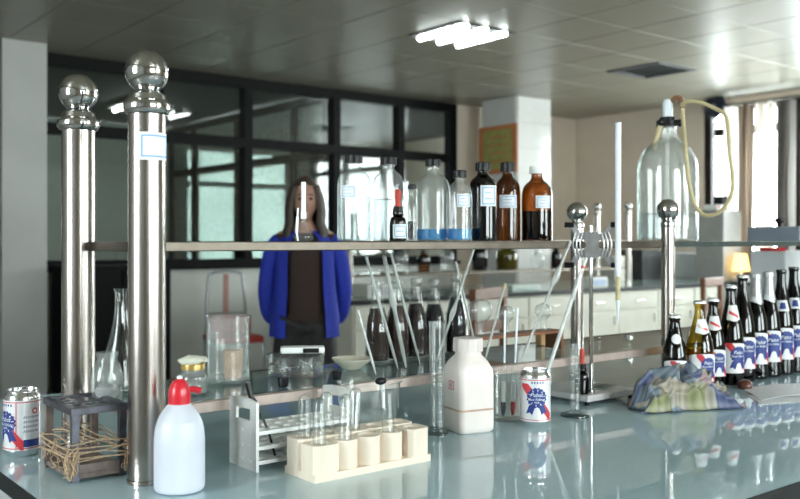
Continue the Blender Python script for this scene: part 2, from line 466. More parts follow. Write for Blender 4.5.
# ceiling light, vent
def troffer(u, v, lab, tubes=3):
    t = thing('ceiling_light', lab, 'ceiling light', (u, v, H), 0)
    bm = bmesh.new()
    box(bm, -.298, .298, -.298, -.285, -.008, .02); box(bm, -.298, .298, .285, .298, -.008, .02)
    box(bm, -.298, -.285, -.285, .285, -.008, .02); box(bm, .285, .298, -.285, .285, -.008, .02); box(bm, -.298, .298, -.298, .298, .018, .02)
    obj('housing', bm, mat('grey_fixture', (.05, .05, .05), .6), t, smooth=False)
    for k in range(tubes):
        x = -.2+.4*k/(tubes-1)
        obj('fluorescent_tube', tub([(x, -.27, -.016), (x, .27, -.016)], .024, 12), TUBE, t)
    for k in range(6):
        y = -.25+k*.1
        obj('louvre_blade', bbox(-.285, .285, y-.001, y+.001, -.006, .014), BLACKP, t, smooth=False)
TUBE = emit('fluorescent_glow', (.90, 1.0, .98), 9)
troffer(LIGHTC[0], LIGHTC[1], 'recessed ceiling light with three lit fluorescent tubes')
t = thing('ceiling_light', 'fluorescent ceiling light seen through the partition glass', 'ceiling light', (4.0, 9.9, H-.06))
obj('housing', bbox(-.08, .08, -.6, .6, .03, .06), WHITEP, t, smooth=False)
obj('fluorescent_tube', tub([(0, -.58, .01), (0, .58, .01)], .02, 10), TUBE, t)
t = thing('ceiling_vent', 'dark square air vent set into the ceiling', 'vent', (VENTC[0], VENTC[1], H))
VENTM = mat('vent_grille', (.13, .13, .13), .5, .3, .15, 20)
bm = bmesh.new()
for q in ((-.29, .29, -.29, -.25), (-.29, .29, .25, .29), (-.29, -.25, -.25, .25), (.25, .29, -.25, .25)): box(bm, *q, -.012, .02)
obj('frame', bm, VENTM, t, smooth=False)
obj('backing', bbox(-.26, .26, -.26, .26, .016, .02), BLACKP, t, smooth=False)
for k in range(8):
    y = -.22+k*.063
    bm = bmesh.new()
    vs = [bm.verts.new(c) for c in ((-.25, y, -.006), (.25, y, -.006), (.25, y+.04, .012), (-.25, y+.04, .012), (-.25, y, -.003), (.25, y, -.003), (.25, y+.04, .015), (-.25, y+.04, .015))]
    for f in ((0, 3, 2, 1), (4, 5, 6, 7), (0, 1, 5, 4), (1, 2, 6, 5), (2, 3, 7, 6), (3, 0, 4, 7)): bm.faces.new([vs[i] for i in f])
    obj('slat', bm, VENTM, t, smooth=False)

# curtains on the right wall
def curtain(v0, v1, lab, col, seed, u=9.04, z0=.75, z1=2.74, waves=5, name='curtain', amp=.045):
    m = mat(name+'_'+str(seed), col, .8, 0, .06, 40)
    if 'tl' not in m:
        t_ = m.node_tree; m['tl'] = 1
        pr = [n for n in t_.nodes if n.type == 'BSDF_PRINCIPLED'][0]; out = [n for n in t_.nodes if n.type == 'OUTPUT_MATERIAL'][0]
        tl = t_.nodes.new('ShaderNodeBsdfTranslucent'); tl.inputs[0].default_value = col+(1,)
        ms = t_.nodes.new('ShaderNodeMixShader'); ms.inputs[0].default_value = .7
        L(t_, pr.outputs[0], ms.inputs[1]); L(t_, tl.outputs[0], ms.inputs[2]); L(t_, ms.outputs[0], out.inputs[0])
    rnd = random.Random(seed); ph = rnd.random()*6
    bm = bmesh.new(); nx, nz = 60, 16; g = []
    for side in (0, 1):
        gg = []
        for i in range(nx+1):
            s = i/nx; row = []
            for j in range(nz+1):
                q = j/nz
                d = math.sin(s*waves*2*PI+ph+.5*math.sin(q*3+ph))*amp*(.75+.35*(1-q))+.012*math.sin(s*waves*5.3*PI+q*2)
                row.append(bm.verts.new((u+d+(.004 if side else 0), v0+(v1-v0)*s+.01*math.sin(q*4+s*9), z0+(z1-z0)*q)))
            gg.append(row)
        g.append(gg)
    for gg in g:
        for i in range(nx):
            for j in range(nz): bm.faces.new((gg[i][j], gg[i+1][j], gg[i+1][j+1], gg[i][j+1]))
    return tag(obj(name, bm, m, angle=80), lab, 'curtain', 'curtains at the right-hand windows')
cv = lambda x: onu(x, 9.02)
curtain(cv(736), cv(722), 'white sheer curtain beside the wall fan', (.86, .84, .80), 1, waves=2)
curtain(cv(752), cv(738), 'grey-brown curtain fold between the two white curtains', (.40, .34, .29), 2, waves=3)
curtain(cv(772), cv(754), 'white curtain between the two dark curtain folds', (.80, .76, .72), 3, waves=3)
curtain(cv(792), cv(776), 'grey curtain bunched at the right, beside the open pane', (.36, .33, .31), 4, waves=4, amp=.06)
t = thing('curtain_rod', 'thin rod carrying the curtains over the right window', 'curtain rod', (9.02, 0, 2.76))
obj('rod', tub([(0, cv(716), 0), (0, 2.0, 0)], .012, 10), STEEL, t)
for q in (cv(717), 3.4, 2.05): obj('bracket', tub([(0, q, 0), (.18, q, 0)], .008, 8), STEEL, t)
# wall fan
fv = onu(715, 9.0)
FANM = mat('blue_black_fan', (.015, .02, .05), .35, 0, .2, 20)
t = thing('wall_fan', 'small dark blue wall fan beside the curtain top', 'fan', (9.0, fv, 2.77))
bm = bmesh.new()
for k in range(7):
    r = .03+.018*k
    tube(bm, [( -.03, r*math.cos(2*PI*i/24), r*math.sin(2*PI*i/24)) for i in range(25)], .003, 6, caps=False)
for k in range(12):
    a = 2*PI*k/12; tube(bm, [(-.03, .02*math.cos(a), .02*math.sin(a)), (-.03, .14*math.cos(a), .14*math.sin(a))], .003, 6)
obj('guard', bm, FANM, t)
for k in range(3):
    a = 2*PI*k/3+.4; bm = bmesh.new()
    ell(bm, (.0, .075*math.cos(a), .075*math.sin(a)), .012, .062, .062, 12, 8); obj('blade', bm, FANM, t)
obj('motor', ell(bmesh.new(), (.06, 0, 0), .07, .10, .10), FANM, t)
obj('hub', ell(bmesh.new(), (-.02, 0, 0), .02, .03, .03), mat('grey_hub', (.3, .3, .33), .4), t)
obj('bracket', tub([(.06, 0, 0), (.2, 0, -.06)], .02, 8), FANM, t)

# notice on the pillar
t = thing('notice', 'green and orange notice fixed to the pillar', 'notice', (7.157, 7.225, 0))
NG = mat('green_notice', (.36, .34, .10), .5, 0, .12, 14); NO = mat('orange_notice', (.55, .20, .07), .5, 0, .1, 14)
obj('board', bbox(-.014, 0, -.3, .3, 2.02, 2.56), NO, t, smooth=False)
obj('printed_panel', bbox(-.018, -.014, -.22, .22, 2.07, 2.51), NG, t, smooth=False)
bm = bmesh.new()
for k in range(4): box(bm, -.0195, -.018, -.16+.03*(k % 2), .16-.05*(k % 2), 2.15+k*.09, 2.17+k*.09)
obj('printed_lines', bm, NO, t, smooth=False)
# dark cabinet at the left in front of the partition
t = thing('low_cabinet', 'black low cupboard against the partition behind the steel posts', 'cabinet', (onv(106, 7.5)+.05, 7.5, 0))
hw = (onv(164, 7.5)-onv(51, 7.5))/2-.05
obj('body', bbox(-hw, hw, -.22, .22, .0, 1.06, .01), FRAMEK, t, smooth=False)
for s in (-1, 1):
    d = obj('door', bbox(min(0, s*hw)+.015, max(0, s*hw)-.015, -.24, -.22, .08, 1.02, .004), FRAMEK, t, smooth=False)
    obj('handle', tub([(s*.04, -.26, .5), (s*.04, -.26, .65)], .008, 8), STEEL, d)

# ================================================================== the near bench
BU0, BU1, BV0, BV1 = .445, 3.9, .787, 2.50
def bench_top_mat():
    m, t, out = nt('blue_green_bench_glass')
    p = t.nodes.new('ShaderNodeBsdfPrincipled')
    tc = t.nodes.new('ShaderNodeTexCoord')
    n1 = t.nodes.new('ShaderNodeTexNoise'); n1.inputs['Scale'].default_value = 3; n1.inputs['Detail'].default_value = 6
    n2 = t.nodes.new('ShaderNodeTexNoise'); n2.inputs['Scale'].default_value = 140; n2.inputs['Detail'].default_value = 3
    L(t, tc.outputs['Object'], n1.inputs[0]); L(t, tc.outputs['Object'], n2.inputs[0])
    a = t.nodes.new('ShaderNodeMath'); a.operation = 'MULTIPLY_ADD'; a.inputs[1].default_value = .35
    L(t, n2.outputs[0], a.inputs[0]); L(t, n1.outputs[0], a.inputs[2])
    r = t.nodes.new('ShaderNodeValToRGB')
    r.color_ramp.elements[0].position = .45; r.color_ramp.elements[1].position = .85
    r.color_ramp.elements[0].color = (.33, .49, .54, 1); r.color_ramp.elements[1].color = (.46, .61, .66, 1)
    L(t, a.outputs[0], r.inputs[0]); L(t, r.outputs[0], p.inputs['Base Color'])
    p.inputs['Roughness'].default_value = .5
    p.inputs['Coat Weight'].default_value = 1; p.inputs['Coat Roughness'].default_value = .025; p.inputs['Coat IOR'].default_value = 1.6
    p.inputs['Specular IOR Level'].default_value = .3
    L(t, p.outputs[0], out.inputs[0]); return m
BENCHT = bench_top_mat()
BODYG = mat('grey_bench_panel', (.42, .42, .44), .5, 0, .05, 10)
EDGEK = mat('black_bench_edge', (.012, .014, .016), .3, 0, .2, 30)
def bench(label, u0, u1, v0, v1, z, topm, bodym, nd, handle=STEEL):
    t = thing('lab_bench', label, 'lab bench', ((u0+u1)/2, (v0+v1)/2, 0))
    a, b = (u1-u0)/2, (v1-v0)/2
    gt = bbox(-a, a, -b, b, z-.006, z)
    gt.normal_update()
    for f in gt.faces: f.material_index = 0 if abs(f.normal.z) > .5 else 1
    obj('glass_top', gt, [topm, EDGEK], t, smooth=False)
    obj('edge_board', bbox(-a+.001, a-.001, -b+.001, b-.001, z-.034, z-.006, .002), EDGEK, t, smooth=False)
    obj('carcass', bbox(-a+.03, a-.03, -b+.04, b-.04, .08, z-.034), bodym, t, smooth=False)
    obj('plinth', bbox(-a+.06, a-.06, -b+.09, b-.09, 0, .08), EDGEK, t, smooth=False)
    W = (2*a-.08)/nd
    for s in (-1, 1):
        for k in range(nd):
            x = -a+.04+k*W; y = s*(b-.04)
            d = obj('door', bbox(x+.006, x+W-.006, min(y, y+s*.018), max(y, y+s*.018), .1, z-.22, .003), bodym, t, smooth=False)
            obj('handle', tub([(x+W*.85, y+s*.035, z-.34), (x+W*.85, y+s*.035, z-.26)], .006, 8), handle, d)
            d = obj('drawer', bbox(x+.006, x+W-.006, min(y, y+s*.018), max(y, y+s*.018), z-.205, z-.05, .003), bodym, t, smooth=False)
            obj('handle', tub([(x+W*.4, y+s*.035, z-.13), (x+W*.6, y+s*.035, z-.13)], .006, 8), handle, d)
    return t
bench('long lab bench with blue-green glass top in the foreground', BU0, BU1, BV0, BV1, B, BENCHT, BODYG, 6)

# ------------------------------------------------------------------ the reagent rack on the bench
RF, RR = 1.545, 1.835                    # front and rear rails
US, LS = .414, .115                      # upper and lower shelf tops above the bench
rack = thing('reagent_rack', 'two-tier steel and glass reagent shelf with ball-topped posts on the near bench', 'shelf', (0, 0, B))
P1 = at(147, 484, B); P1 = (P1[0], 1.488); P1 = (onv(147, 1.488), 1.488)
P2 = (onv(78.5, 1.785), 1.785)
P3 = (onv(668, 1.530), 1.530)
P4 = (onv(577, 1.835), 1.835)
def big_post(p):
    o = obj('post', lat([(0, 0), (.034, 0), (.034, .006, .002), (.0318, .008), (.0318, .640)], 40), STEEL, rack, (p[0], p[1], 0))
    obj('collar', lat([(.0315, .632), (.036, .634, .002), (.0405, .640, .005), (.0405, .652, .005), (.034, .657, .002), (.031, .668, .002), (.025, .670, .002), (.019, .676, .002), (.0165, .684), (0, .684)], 40), CHROME, o)
    obj('ball_finial', ell(bmesh.new(), (0, 0, .7065), .0372, .0372, .0372, 40, 24), CHROME, o)
    return o
def small_post(p):
    o = obj('post', lat([(0, 0), (.024, 0), (.024, .006, .002), (.019, .008), (.019, .462)], 32), STEEL, rack, (p[0], p[1], 0))
    obj('collar', lat([(.0188, .455), (.0215, .457, .002), (.0215, .468, .002), (.015, .474, .003), (.013, .482), (0, .482)], 32), CHROME, o)
    obj('ball_finial', ell(bmesh.new(), (0, 0, .504), .0315, .0315, .0315, 32, 20), CHROME, o)
    return o
post1 = big_post(P1); big_post(P2); small_post(P3); small_post(P4)
small_post((3.62, RF)); small_post((3.62, RR))
# printed label stuck on the nearest post
post1.rotation_euler = (0, 0, facing(*P1))
paper_label(post1, lambda z: .0318, .553, .600, math.radians(30), .062, rows=0)
def bar(name, x0, x1, y0, y1, z0, z1, m, b=.002): return obj(name, bbox(x0, x1, y0, y1, z0, z1, b), m, rack, smooth=False)
UL, UM, UR = P1[0]-.012, P3[0], 3.66
bar('shelf_rail', P1[0]+.02, UM, RF-.010, RF+.010, US-.0185, US, RAILM)
bar('shelf_rail', P2[0], UM, RR-.010, RR+.010, US-.0185, US, RAILM)
bar('shelf_end_rail', P1[0]-.004, P1[0]+.016, P1[1], RR, US-.0185, US, RAILM)
bar('shelf_rail', UM+.001, UR, RF-.008, RF+.008, US-.016, US, GEDGE)
bar('shelf_rail', UM+.001, UR, RR-.008, RR+.008, US-.016, US, GEDGE)
bar('glass_shelf', P1[0]+.017, UM-.001, RF+.011, RR-.011, US-.009, US-.001, GLSHELF)
bar('glass_shelf', UM+.001, UR, RF+.009, RR-.009, US-.011, US-.001, GLSHELF)
bar('lower_rail', P1[0]+.02, UR, RF-.010, RF+.010, LS-.020, LS, LRAIL)
bar('lower_rail', P2[0]+.02, UR, RR-.008, RR+.008, LS-.014, LS, RAILM)
bar('lower_end_rail', P1[0]-.004, P1[0]+.016, P1[1]+.02, RR, LS-.018, LS, LRAIL)
bar('lower_glass_shelf', P1[0]+.017, UR, RF+.011, RR-.009, LS-.009, LS-.001, GLSHELF)
for x in (3.1,): bar('lower_foot', x-.015, x+.015, RF-.008, RF+.008, 0, LS-.02, RAILM)
for x in (3.1,): bar('lower_foot', x-.015, x+.015, RR-.007, RR+.007, 0, LS-.014, RAILM)
ZB, ZU, ZL = B, B+US, B+LS

# ------------------------------------------------------------------ bottle kinds
def bottle_thing(name, label, cat, loc, pts, gm, group=None, liquid=None, seg=32, rotz=None):
    t = thing(name, label, cat, loc, facing(loc[0], loc[1]) if rotz is None else rotz, group)
    obj('glass_body', lat(pts, seg), gm, t)
    if liquid: obj('liquid', lat(liquid[0], seg), liquid[1], t)
    return t
def rpts(r, hs, nr, H_, sh=.03, lip=.003):
    """round reagent bottle: body radius, shoulder height, neck radius, total height"""
    return [(0, .003), (r*.8, .002, .004), (r, 0, .008), (r, hs, .02), (r*.86, hs+sh*.62, .02), (nr, hs+sh, .010), (nr, H_-.012, .002), (nr+lip, H_-.010, .002), (nr+lip, H_-.002, .002), (nr, H_), (nr*.8, H_), (nr*.8, H_-.01), (0, H_-.01)]
def liq(r, h): return [(0, .004), (r-.003, .004, .006), (r-.003, h), (0, h)]
def cap(t, nr, z, h, m, ridges=True):
    bm = bmesh.new(); n = 36
    lathe(bm, prof([(0, z), (nr+.0035, z), (nr+.0035, z+h, .002), (0, z+h)]), n)
    if ridges:
        for k in range(18):
            a = 2*PI*k/18; x, y = (nr+.0035)*math.cos(a), (nr+.0035)*math.sin(a)
            tube(bm, [(x, y, z+.001), (x, y, z+h-.002)], .0009, 5)
    return obj('screw_cap', bm, m, t)
VM = 1.69
def shelfpos(px, v=VM): u = onv(px, v); return (u, v, ZU)

# 500 ml bottles on the upper shelf
g = 'reagent bottles on the upper glass shelf'
def shelf_bottle(px, v, wpx, hpx, gm, label, capm, name='reagent_bottle', lab=None, liquid=None, neck=.36, hsf=.66, caph=.018, shf=.20, grp=g):
    p = shelfpos(px, v); s = scale(p[0], p[1]); r = wpx/2/s; H_ = hpx/s; hs = H_*hsf
    lq = (liq(r, H_*liquid[0]), liquid[1]) if liquid else None
    t = bottle_thing(name, label, 'bottle', p, rpts(r, hs, r*neck, H_-.004, H_*shf), gm, grp, lq)
    cap(t, r*neck+.002, H_-caph, caph, capm)
    if lab: paper_label(t, lambda z: r, H_*lab[0], H_*lab[1], lab[2], lab[3]*r)
    return t
shelf_bottle(354, 1.68, 34, 86, GLB, 'tall clear glass bottle with black cap, leftmost on the upper shelf', BLACKP, liquid=(.52, WATER), lab=(.50, .64, -.35, .9), hsf=.68, shf=.16)
shelf_bottle(388.5, 1.72, 32, 84, GLB, 'clear glass bottle with black cap just behind the red-topped dropper bottle', BLACKP, liquid=(.5, WATER), hsf=.68, shf=.16)
shelf_bottle(412, 1.66, 11, 57, GLB, 'slim small clear bottle half full of black liquid', BLACKP, name='small_bottle', liquid=(.36, DARKL), hsf=.55, shf=.18, caph=.012)
shelf_bottle(433, 1.715, 35, 82, GLB, 'broad clear bottle with bright blue liquid at the bottom', BLACKP, liquid=(.15, BLUEL), hsf=.62, shf=.22, neck=.30)
shelf_bottle(459.5, 1.635, 26, 71, GLB, 'smaller clear labelled bottle with a little blue liquid beside the amber bottles', BLACKP, liquid=(.18, BLUEL), lab=(.48, .66, .35, 1.1), hsf=.66, shf=.18)
shelf_bottle(483, 1.66, 28, 79, AMBD, 'dark amber bottle with large label, leftmost of the three amber bottles', BLACKP, lab=(.44, .70, .45, 1.25), liquid=(.6, PURPL), hsf=.68, shf=.16, caph=.022)
shelf_bottle(507.5, 1.72, 26, 79, AMB, 'amber bottle with black cap in the middle of the three amber bottles', BLACKP, lab=(.42, .58, .05, 1.35), hsf=.64, shf=.18, caph=.026)
shelf_bottle(537, 1.68, 31, 75, AMB, 'amber bottle with white cap, rightmost of the three amber bottles', WHITEP, lab=(.44, .60, .45, 1.05), liquid=(.40, BROWNL), hsf=.62, shf=.20, caph=.020)

def dropper_bottle(px, py, z, v, wpx, hpx, label, lab=True, loc=None):
    p = loc or (onv(px, v), v, z)
    s = scale(p[0], p[1]); r = wpx/2/s; H_ = hpx/s
    t = bottle_thing('dropper_bottle', label, 'bottle', p, rpts(r, H_*.38, r*.5, H_*.58, H_*.10), AMBD, 'amber dropper bottles', (liq(r, H_*.3), BROWNL))
    obj('collar', lat([(0, H_*.55), (r*.62, H_*.55), (r*.62, H_*.66, .001), (0, H_*.66)], 20), BLACKP, t)
    obj('rubber_bulb', lat([(0, H_*.66), (r*.42, H_*.66), (r*.30, H_*.74, .003), (r*.42, H_*.86, .004), (r*.34, H_*.97, .006), (0, H_)], 20), REDRB, t)
    if lab: paper_label(t, lambda z_: r, H_*.06, H_*.32, .25, 1.7*r, rows=1)
    return t
dropper_bottle(398, 0, ZU, 1.615, 17, 53, 'small amber dropper bottle with red rubber bulb on the upper shelf')

# volumetric flask with a white stopper tube and a small side vial
p = shelfpos(303.5, 1.62); s = scale(p[0], p[1])
t = thing('volumetric_flask', 'small volumetric flask with long white neck, alone on the upper shelf', 'flask', p, facing(p[0], p[1]))
obj('glass_bulb', lat([(0, .001), (.014, 0, .003), (.0215, .006, .006), (.0195, .016, .01), (.006, .034, .006), (.005, .05), (0, .05)], 28), GL, t)
obj('neck', lat([(0, .048), (.0062, .048), (.0062, .062), (.0052, .063), (.0052, .126, .001), (0, .126)], 18), BURW, t)
q = thing('glass_vial', 'tiny capped glass tube leaning beside the volumetric flask', 'vial', (p[0]-.020, p[1]-.012, ZU), facing(p[0], p[1]))
obj('tube', tub([(-.004, 0, .018), (-.002, 0, .052)], .0032, 10), BURW, q)
obj('foot', tub([(-.001, 0, .001), (-.004, 0, .02)], .002, 8), BURW, q)
obj('tip', tub([(-.002, 0, .052), (-.001, 0, .07)], .0018, 8), BURW, q)

# ------------------------------------------------------------------ aspirator jar with hose
p = shelfpos(667.5, 1.69); s = scale(p[0], p[1]); px = 1/s
t = thing('aspirator_jar', 'large clear glass jar with stopper and looped rubber hose on the shelf', 'jar', p, facing(p[0], p[1]))
R = 29.5*px
obj('glass_body', lat([(0, .004), (R*.8, .003, .006), (R, 0, .012), (R, 78*px, .03), (R*.80, 92*px, .03), (9*px, 103*px, .015), (8*px, 113*px), (9.5*px, 116*px, .004), (9.5*px, 120*px), (7*px, 120*px), (6.5*px, 104*px), (R*.78, 90*px, .03), (R-.004, 76*px, .02), (R-.004, .008), (0, .008)], 40), GLB, t)
obj('liquid', lat([(0, .010), (R-.006, .010), (R-.006, 28*px), (0, 28*px)], 36), WATER, t)
obj('stopper', lat([(0, 114*px), (7*px, 114*px), (8*px, 124*px, .004), (0, 124*px)], 24), BLACKP, t)
cl = bmesh.new(); lathe(cl, prof([(9*px, 115*px), (11*px, 115*px, .003), (11*px, 121*px, .003), (9*px, 121*px)]), 24)
for a in (0, 2.1, 4.2):
    ell(cl, (11.5*px*math.cos(a), 11.5*px*math.sin(a), 118*px), .012, .012, .012, 10, 8)
obj('clamp_ring', cl, BLACKP, t)
obj('glass_tube', lat([(0, 120*px), (5*px, 120*px), (5*px, 138*px, .006), (3*px, 142*px, .004), (0, 142*px)], 18), BURW, t)
obj('inner_tube', tub([(0, 0, .02), (0, 0, 122*px)], .006, 10), GL, t)
obj('side_tube', tub([(-14*px, -.02, 92*px), (-5*px, -.02, 120*px)], .0085, 12), HOSE, t)
obj('bent_tube', tub([(3*px, 0, 139*px), (8*px, -.005, 143*px), (13*px, -.01, 141*px), (14*px, -.015, 132*px)], .008, 10, n=5), BROWNH, t)
hp = [(13, 134), (18, 137), (30, 135), (43, 128), (52, 121), (55, 108), (56, 85), (59, 60), (58, 45), (51, 31), (41, 25), (32, 26), (25, 36), (20, 56), (17, 85), (15, 115), (14, 131)]
obj('rubber_hose', tub([(a*px, -.11-.02*math.sin(i*.4) if 5 < i < 15 else -.02-.018*min(i, 16-i), b*px) for i, (a, b) in enumerate(hp)], .0062, 10, n=5), HOSE, t)

# grey instrument lying on the shelf at the right
u0 = onv(747, 1.79)
GREYB = mat('blue_grey_instrument', (.30, .34, .42), .45, 0, .05, 20); LETW = mat('pale_lettering', (.75, .77, .8), .5)
t = thing('instrument_case', 'flat blue-grey instrument with black knob lying on the shelf at right', 'instrument', (u0, 1.56, ZU))
obj('case', bbox(0, .42, .03, .23, 0, .052, .004), GREYB, t, smooth=False)
obj('knob', lat([(0, .052), (.008, .052), (.008, .062, .001), (.017, .070, .002), (.017, .082, .002), (0, .082)], 20, cx=.03, cy=.12), BLACKP, t)
pl = obj('name_plate', bbox(.055, .36, .0285, .03, .010, .042), mat('plate_grey', (.52, .55, .6), .5), t, smooth=False)
bm = bmesh.new(); text(bm, 'ACE', .030, .085, .026)
for k in range(9): rect(bm, .118+k*.022, .133+k*.022, .016, .036)
for v_ in bm.verts: v_.co.y = .0278
obj('lettering', bm, LETW, pl, smooth=False)

# white box behind the beer bottles, on the far half of the bench
WB = mat('white_enamel_box', (.70, .71, .73), .35, 0, .03, 20)
v = 1.95; u0 = onv(750, v+.16)
t = thing('white_instrument', 'tall white enamelled instrument box behind the beer bottles', 'instrument', (u0, v, B))
obj('housing', bbox(0, .46, 0, .16, .015, .372, .006), WB, t, smooth=False)
for a in (.04, .42):
    for b in (.03, .13): obj('foot', lat([(0, 0), (.015, 0), (.012, .016), (0, .016)], 12, cx=a, cy=b), BLACKP, t)
obj('side_vent', bbox(.1, .36, -.002, 0, .06, .10), mat('vent_grey', (.45, .46, .48), .5), t, smooth=False)
bm = bmesh.new(); box(bm, .02, .10, .05, .13, .372, .386)
tag(obj('red_lid', bmesh.ops.bevel(bm, geom=bm.edges[:], offset=.003, segments=2, affect='EDGES') and bm, REDPL, loc=(u0, v, B), smooth=False), 'small flat red lid on top of the white instrument box', 'lid')

# ================================================================== things standing on the bench
# beer cans --------------------------------------------------------
def beer_can(px, py, label, emb_a, side=False):
    p = at(px, py, B); t = thing('beer_can', label, 'can', (p[0], p[1], B), facing(*p), 'beer cans')
    s = 1.04; R_ = .0331*s; Hc = .122*s
    obj('can_body', lat([(0, .004), (.024*s, .003, .002), (.027*s, 0, .002), (R_, .010*s, .004), (R_, Hc-.012*s, .004), (.0275*s, Hc-.003*s, .001), (.0280*s, Hc), (.0262*s, Hc), (.0262*s, Hc-.004*s), (0, Hc-.004*s)], 40), ALU, t)
    rf = lambda z: R_
    bm = bmesh.new(); rect(bm, -PI*R_+1e-4, PI*R_-1e-4, .013*s, Hc-.017*s)
    wl = obj('printed_wrap', wrap(bm, rf, .0004, 0, 40), CANW, t)
    emblem(wl, rf, 0, .040*s, emb_a) if False else None
    em = bpy.data.objects.new('emblem', None); C.objects.link(em); em.parent = wl; em.location = (0, 0, .058*s)
    em_rf = lambda z: R_
    emblem(em, em_rf, 0, .045*s, emb_a)
    bm = bmesh.new()
    for z in (.016*s, Hc-.021*s): rect(bm, -PI*R_+1e-4, PI*R_-1e-4, z, z+.0016*s)
    if side:
        for x in (.047-.024, .047+.020):
            rect(bm, x-.0008, x+.0008, .016*s, Hc-.021*s)
        for k in range(20): 
            a = 2*PI*k/20; b = 2*PI*(k+1)/20
            poly(bm, [(.058+.006*math.cos(a), .088+.006*math.sin(a)), (.058+.006*math.cos(b), .088+.006*math.sin(b)), (.058+.0035*math.cos(b), .088+.0035*math.sin(b)), (.058+.0035*math.cos(a), .088+.0035*math.sin(a))])
    obj('red_rules', wrap(bm, rf, .0008, emb_a, 40), REDP, wl)
    bm = bmesh.new()
    for k in range(5): rect(bm, -.012+k*.006, -.009+k*.006, Hc-.0275*s, Hc-.0235*s)
    obj('blue_print', wrap(bm, rf, .0009, emb_a, 20), BLUEDK, wl)['kind'] = 'stuff'
    bm = bmesh.new()
    if side:
        for k in range(4):
            for i in range(9):
                x = .036+i*.0035; z = .075-k*.009
                poly(bm, ((x, z), (x+.0012, z-.0003), (x+.003, z+.004), (x+.0018, z+.0043)))
        rect(bm, .036, .066, .020, .034)
    if side: obj('side_print', wrap(bm, rf, .0009, emb_a, 20), BLUEDK, wl)['kind'] = 'stuff'
    tb = obj('pull_tab', bbox(-.006, .006, -.012, .010, Hc-.0035*s, Hc-.002*s, .0005), ALU, t, smooth=False)
    return t
beer_can(22.5, 454, 'white beer can with blue rosette at the left corner of the bench', -1.0, True)
beer_can(535, 425, 'white beer can with red band and blue rosette beside the glass beaker', .12)

# wire-and-wood test tube rack tied with string --------------------
u0, u1, v0, v1 = .515, .592, 1.545, 1.690
ur = thing('test_tube_rack', 'dark old test tube rack bound with string between the steel posts', 'rack', (0, 0, B))
fl = at(71, 484, B); lr = at(46, 464, B)
u0 = fl[0]+.008; v0 = fl[1]+.004; u1 = u0+.083; v1 = v0+.140; HR = .128
for (a, b) in ((u0, v0), (u1, v0), (u0, v1), (u1, v1)):
    obj('leg', bbox(a-.007, a+.007, b-.005, b+.005, 0, HR-.004, .001), RUSTW if b > v0 else DKMET, ur, smooth=False)
for q in ((u0-.009, u1+.009, v0-.007, v0+.004), (u0-.009, u1+.009, v1-.004, v1+.007), (u0-.009, u0+.004, v0, v1), (u1-.004, u1+.009, v0, v1)):
    obj('top_rail', bbox(*q, HR-.012, HR, .001), DKMET, ur, smooth=False)
bm = bmesh.new(); perforated(bm, 3, 5, (u1-u0-.006)/3, (v1-v0-.006)/5, HR-.007, HR-.003, .0095, u0+.003, v0+.003); obj('perforated_top', bm, DKMET, ur, smooth=False)
bm = bmesh.new(); box(bm, u0-.007, u1+.007, v0-.004, v1+.004, .006, .014); obj('bottom_board', bm, RUSTW, ur, smooth=False)
for b in (v0-.004, v1-.002): obj('stretcher', bbox(u0, u1, b, b+.006, .014, .030, .001), RUSTW, ur, smooth=False)
rnd = random.Random(5)
for k in range(6):
    z = .036+.006*k; e = .009+.002*rnd.random(); pts = []
    ring = [(u0-e, v0-e), ((u0+u1)/2, v0-e), (u1+e, v0-e), (u1+e, (v0+v1)/2), (u1+e, v1+e), ((u0+u1)/2, v1+e), (u0-e, v1+e), (u0-e, (v0+v1)/2), (u0-e, v0-e)]
    for i, (a, b) in enumerate(ring):
        pts.append((a, b, z+rnd.uniform(-.006, .006)*(i not in (0, 8))))
    obj('string_wrap', tub(pts, .0012, 6, n=4), STRING, ur)
for k in range(26):
    cx, cy = rnd.choice(((u0-.010, v0-.010), (u0-.010, v0-.010), (u0, v1), (u1+.008, v0-.008), (u0-.010, (v0+v1)/2)))
    pts = [(cx+rnd.uniform(-.012, .012), cy+rnd.uniform(-.012, .012), max(.003, .045+rnd.uniform(-.036, .018))) for _ in range(5)]
    obj('string_end', tub(pts, .0011, 6, n=5), STRING, ur)
for k in range(6):
    a = u0+(u1-u0)*rnd.random(); b = u0+(u1-u0)*rnd.random()
    obj('string_span', tub([(a, v0-.008, .05+.02*rnd.random()), ((a+b)/2, (v0+v1)/2, .055+.03*rnd.random()), (b, v1+.008, .06+.02*rnd.random())], .0012, 6, n=5), STRING, ur)

# conical flask and a jar on the lower shelf, behind the rack
p = (onv(121, 1.765), 1.765, ZL); s = scale(p[0], p[1])
t = thing('conical_flask', 'tall narrow-necked conical flask between the two steel posts', 'flask', p, facing(p[0], p[1]))
obj('glass_body', lat([(0, .002), (.030, 0, .006), (.040, .004, .008), (.040, .014, .012), (.0115, .105, .02), (.0105, .142, .004), (.0135, .147, .002), (.0118, .148), (.0092, .142), (.0095, .105, .02), (.037, .014, .008), (0, .004)], 28), GLT, t)
t.scale = (1.1, 1.1, 1.38)
p = (onv(104, 1.745), 1.745, B)
t = thing('glass_jar', 'small wide-necked glass jar beside the conical flask behind the string rack', 'jar', (onv(107, 1.66), 1.66, ZL), facing(p[0], p[1]))
obj('glass_body', lat([(0, .002), (.032, 0, .006), (.036, .05, .02), (.028, .08, .012), (.020, .092, .006), (.024, .104, .004), (.024, .108), (.018, .108), (.017, .092), (.032, .05, .02), (0, .004)], 28), GLB, t)
t.scale = (.85, .85, .85)
obj('grey_wad', ell(bmesh.new(), (0, 0, .022), .026, .026, .018, 14, 10), mat('grey_wad', (.36, .37, .37), .8, 0, .2, 60), t)

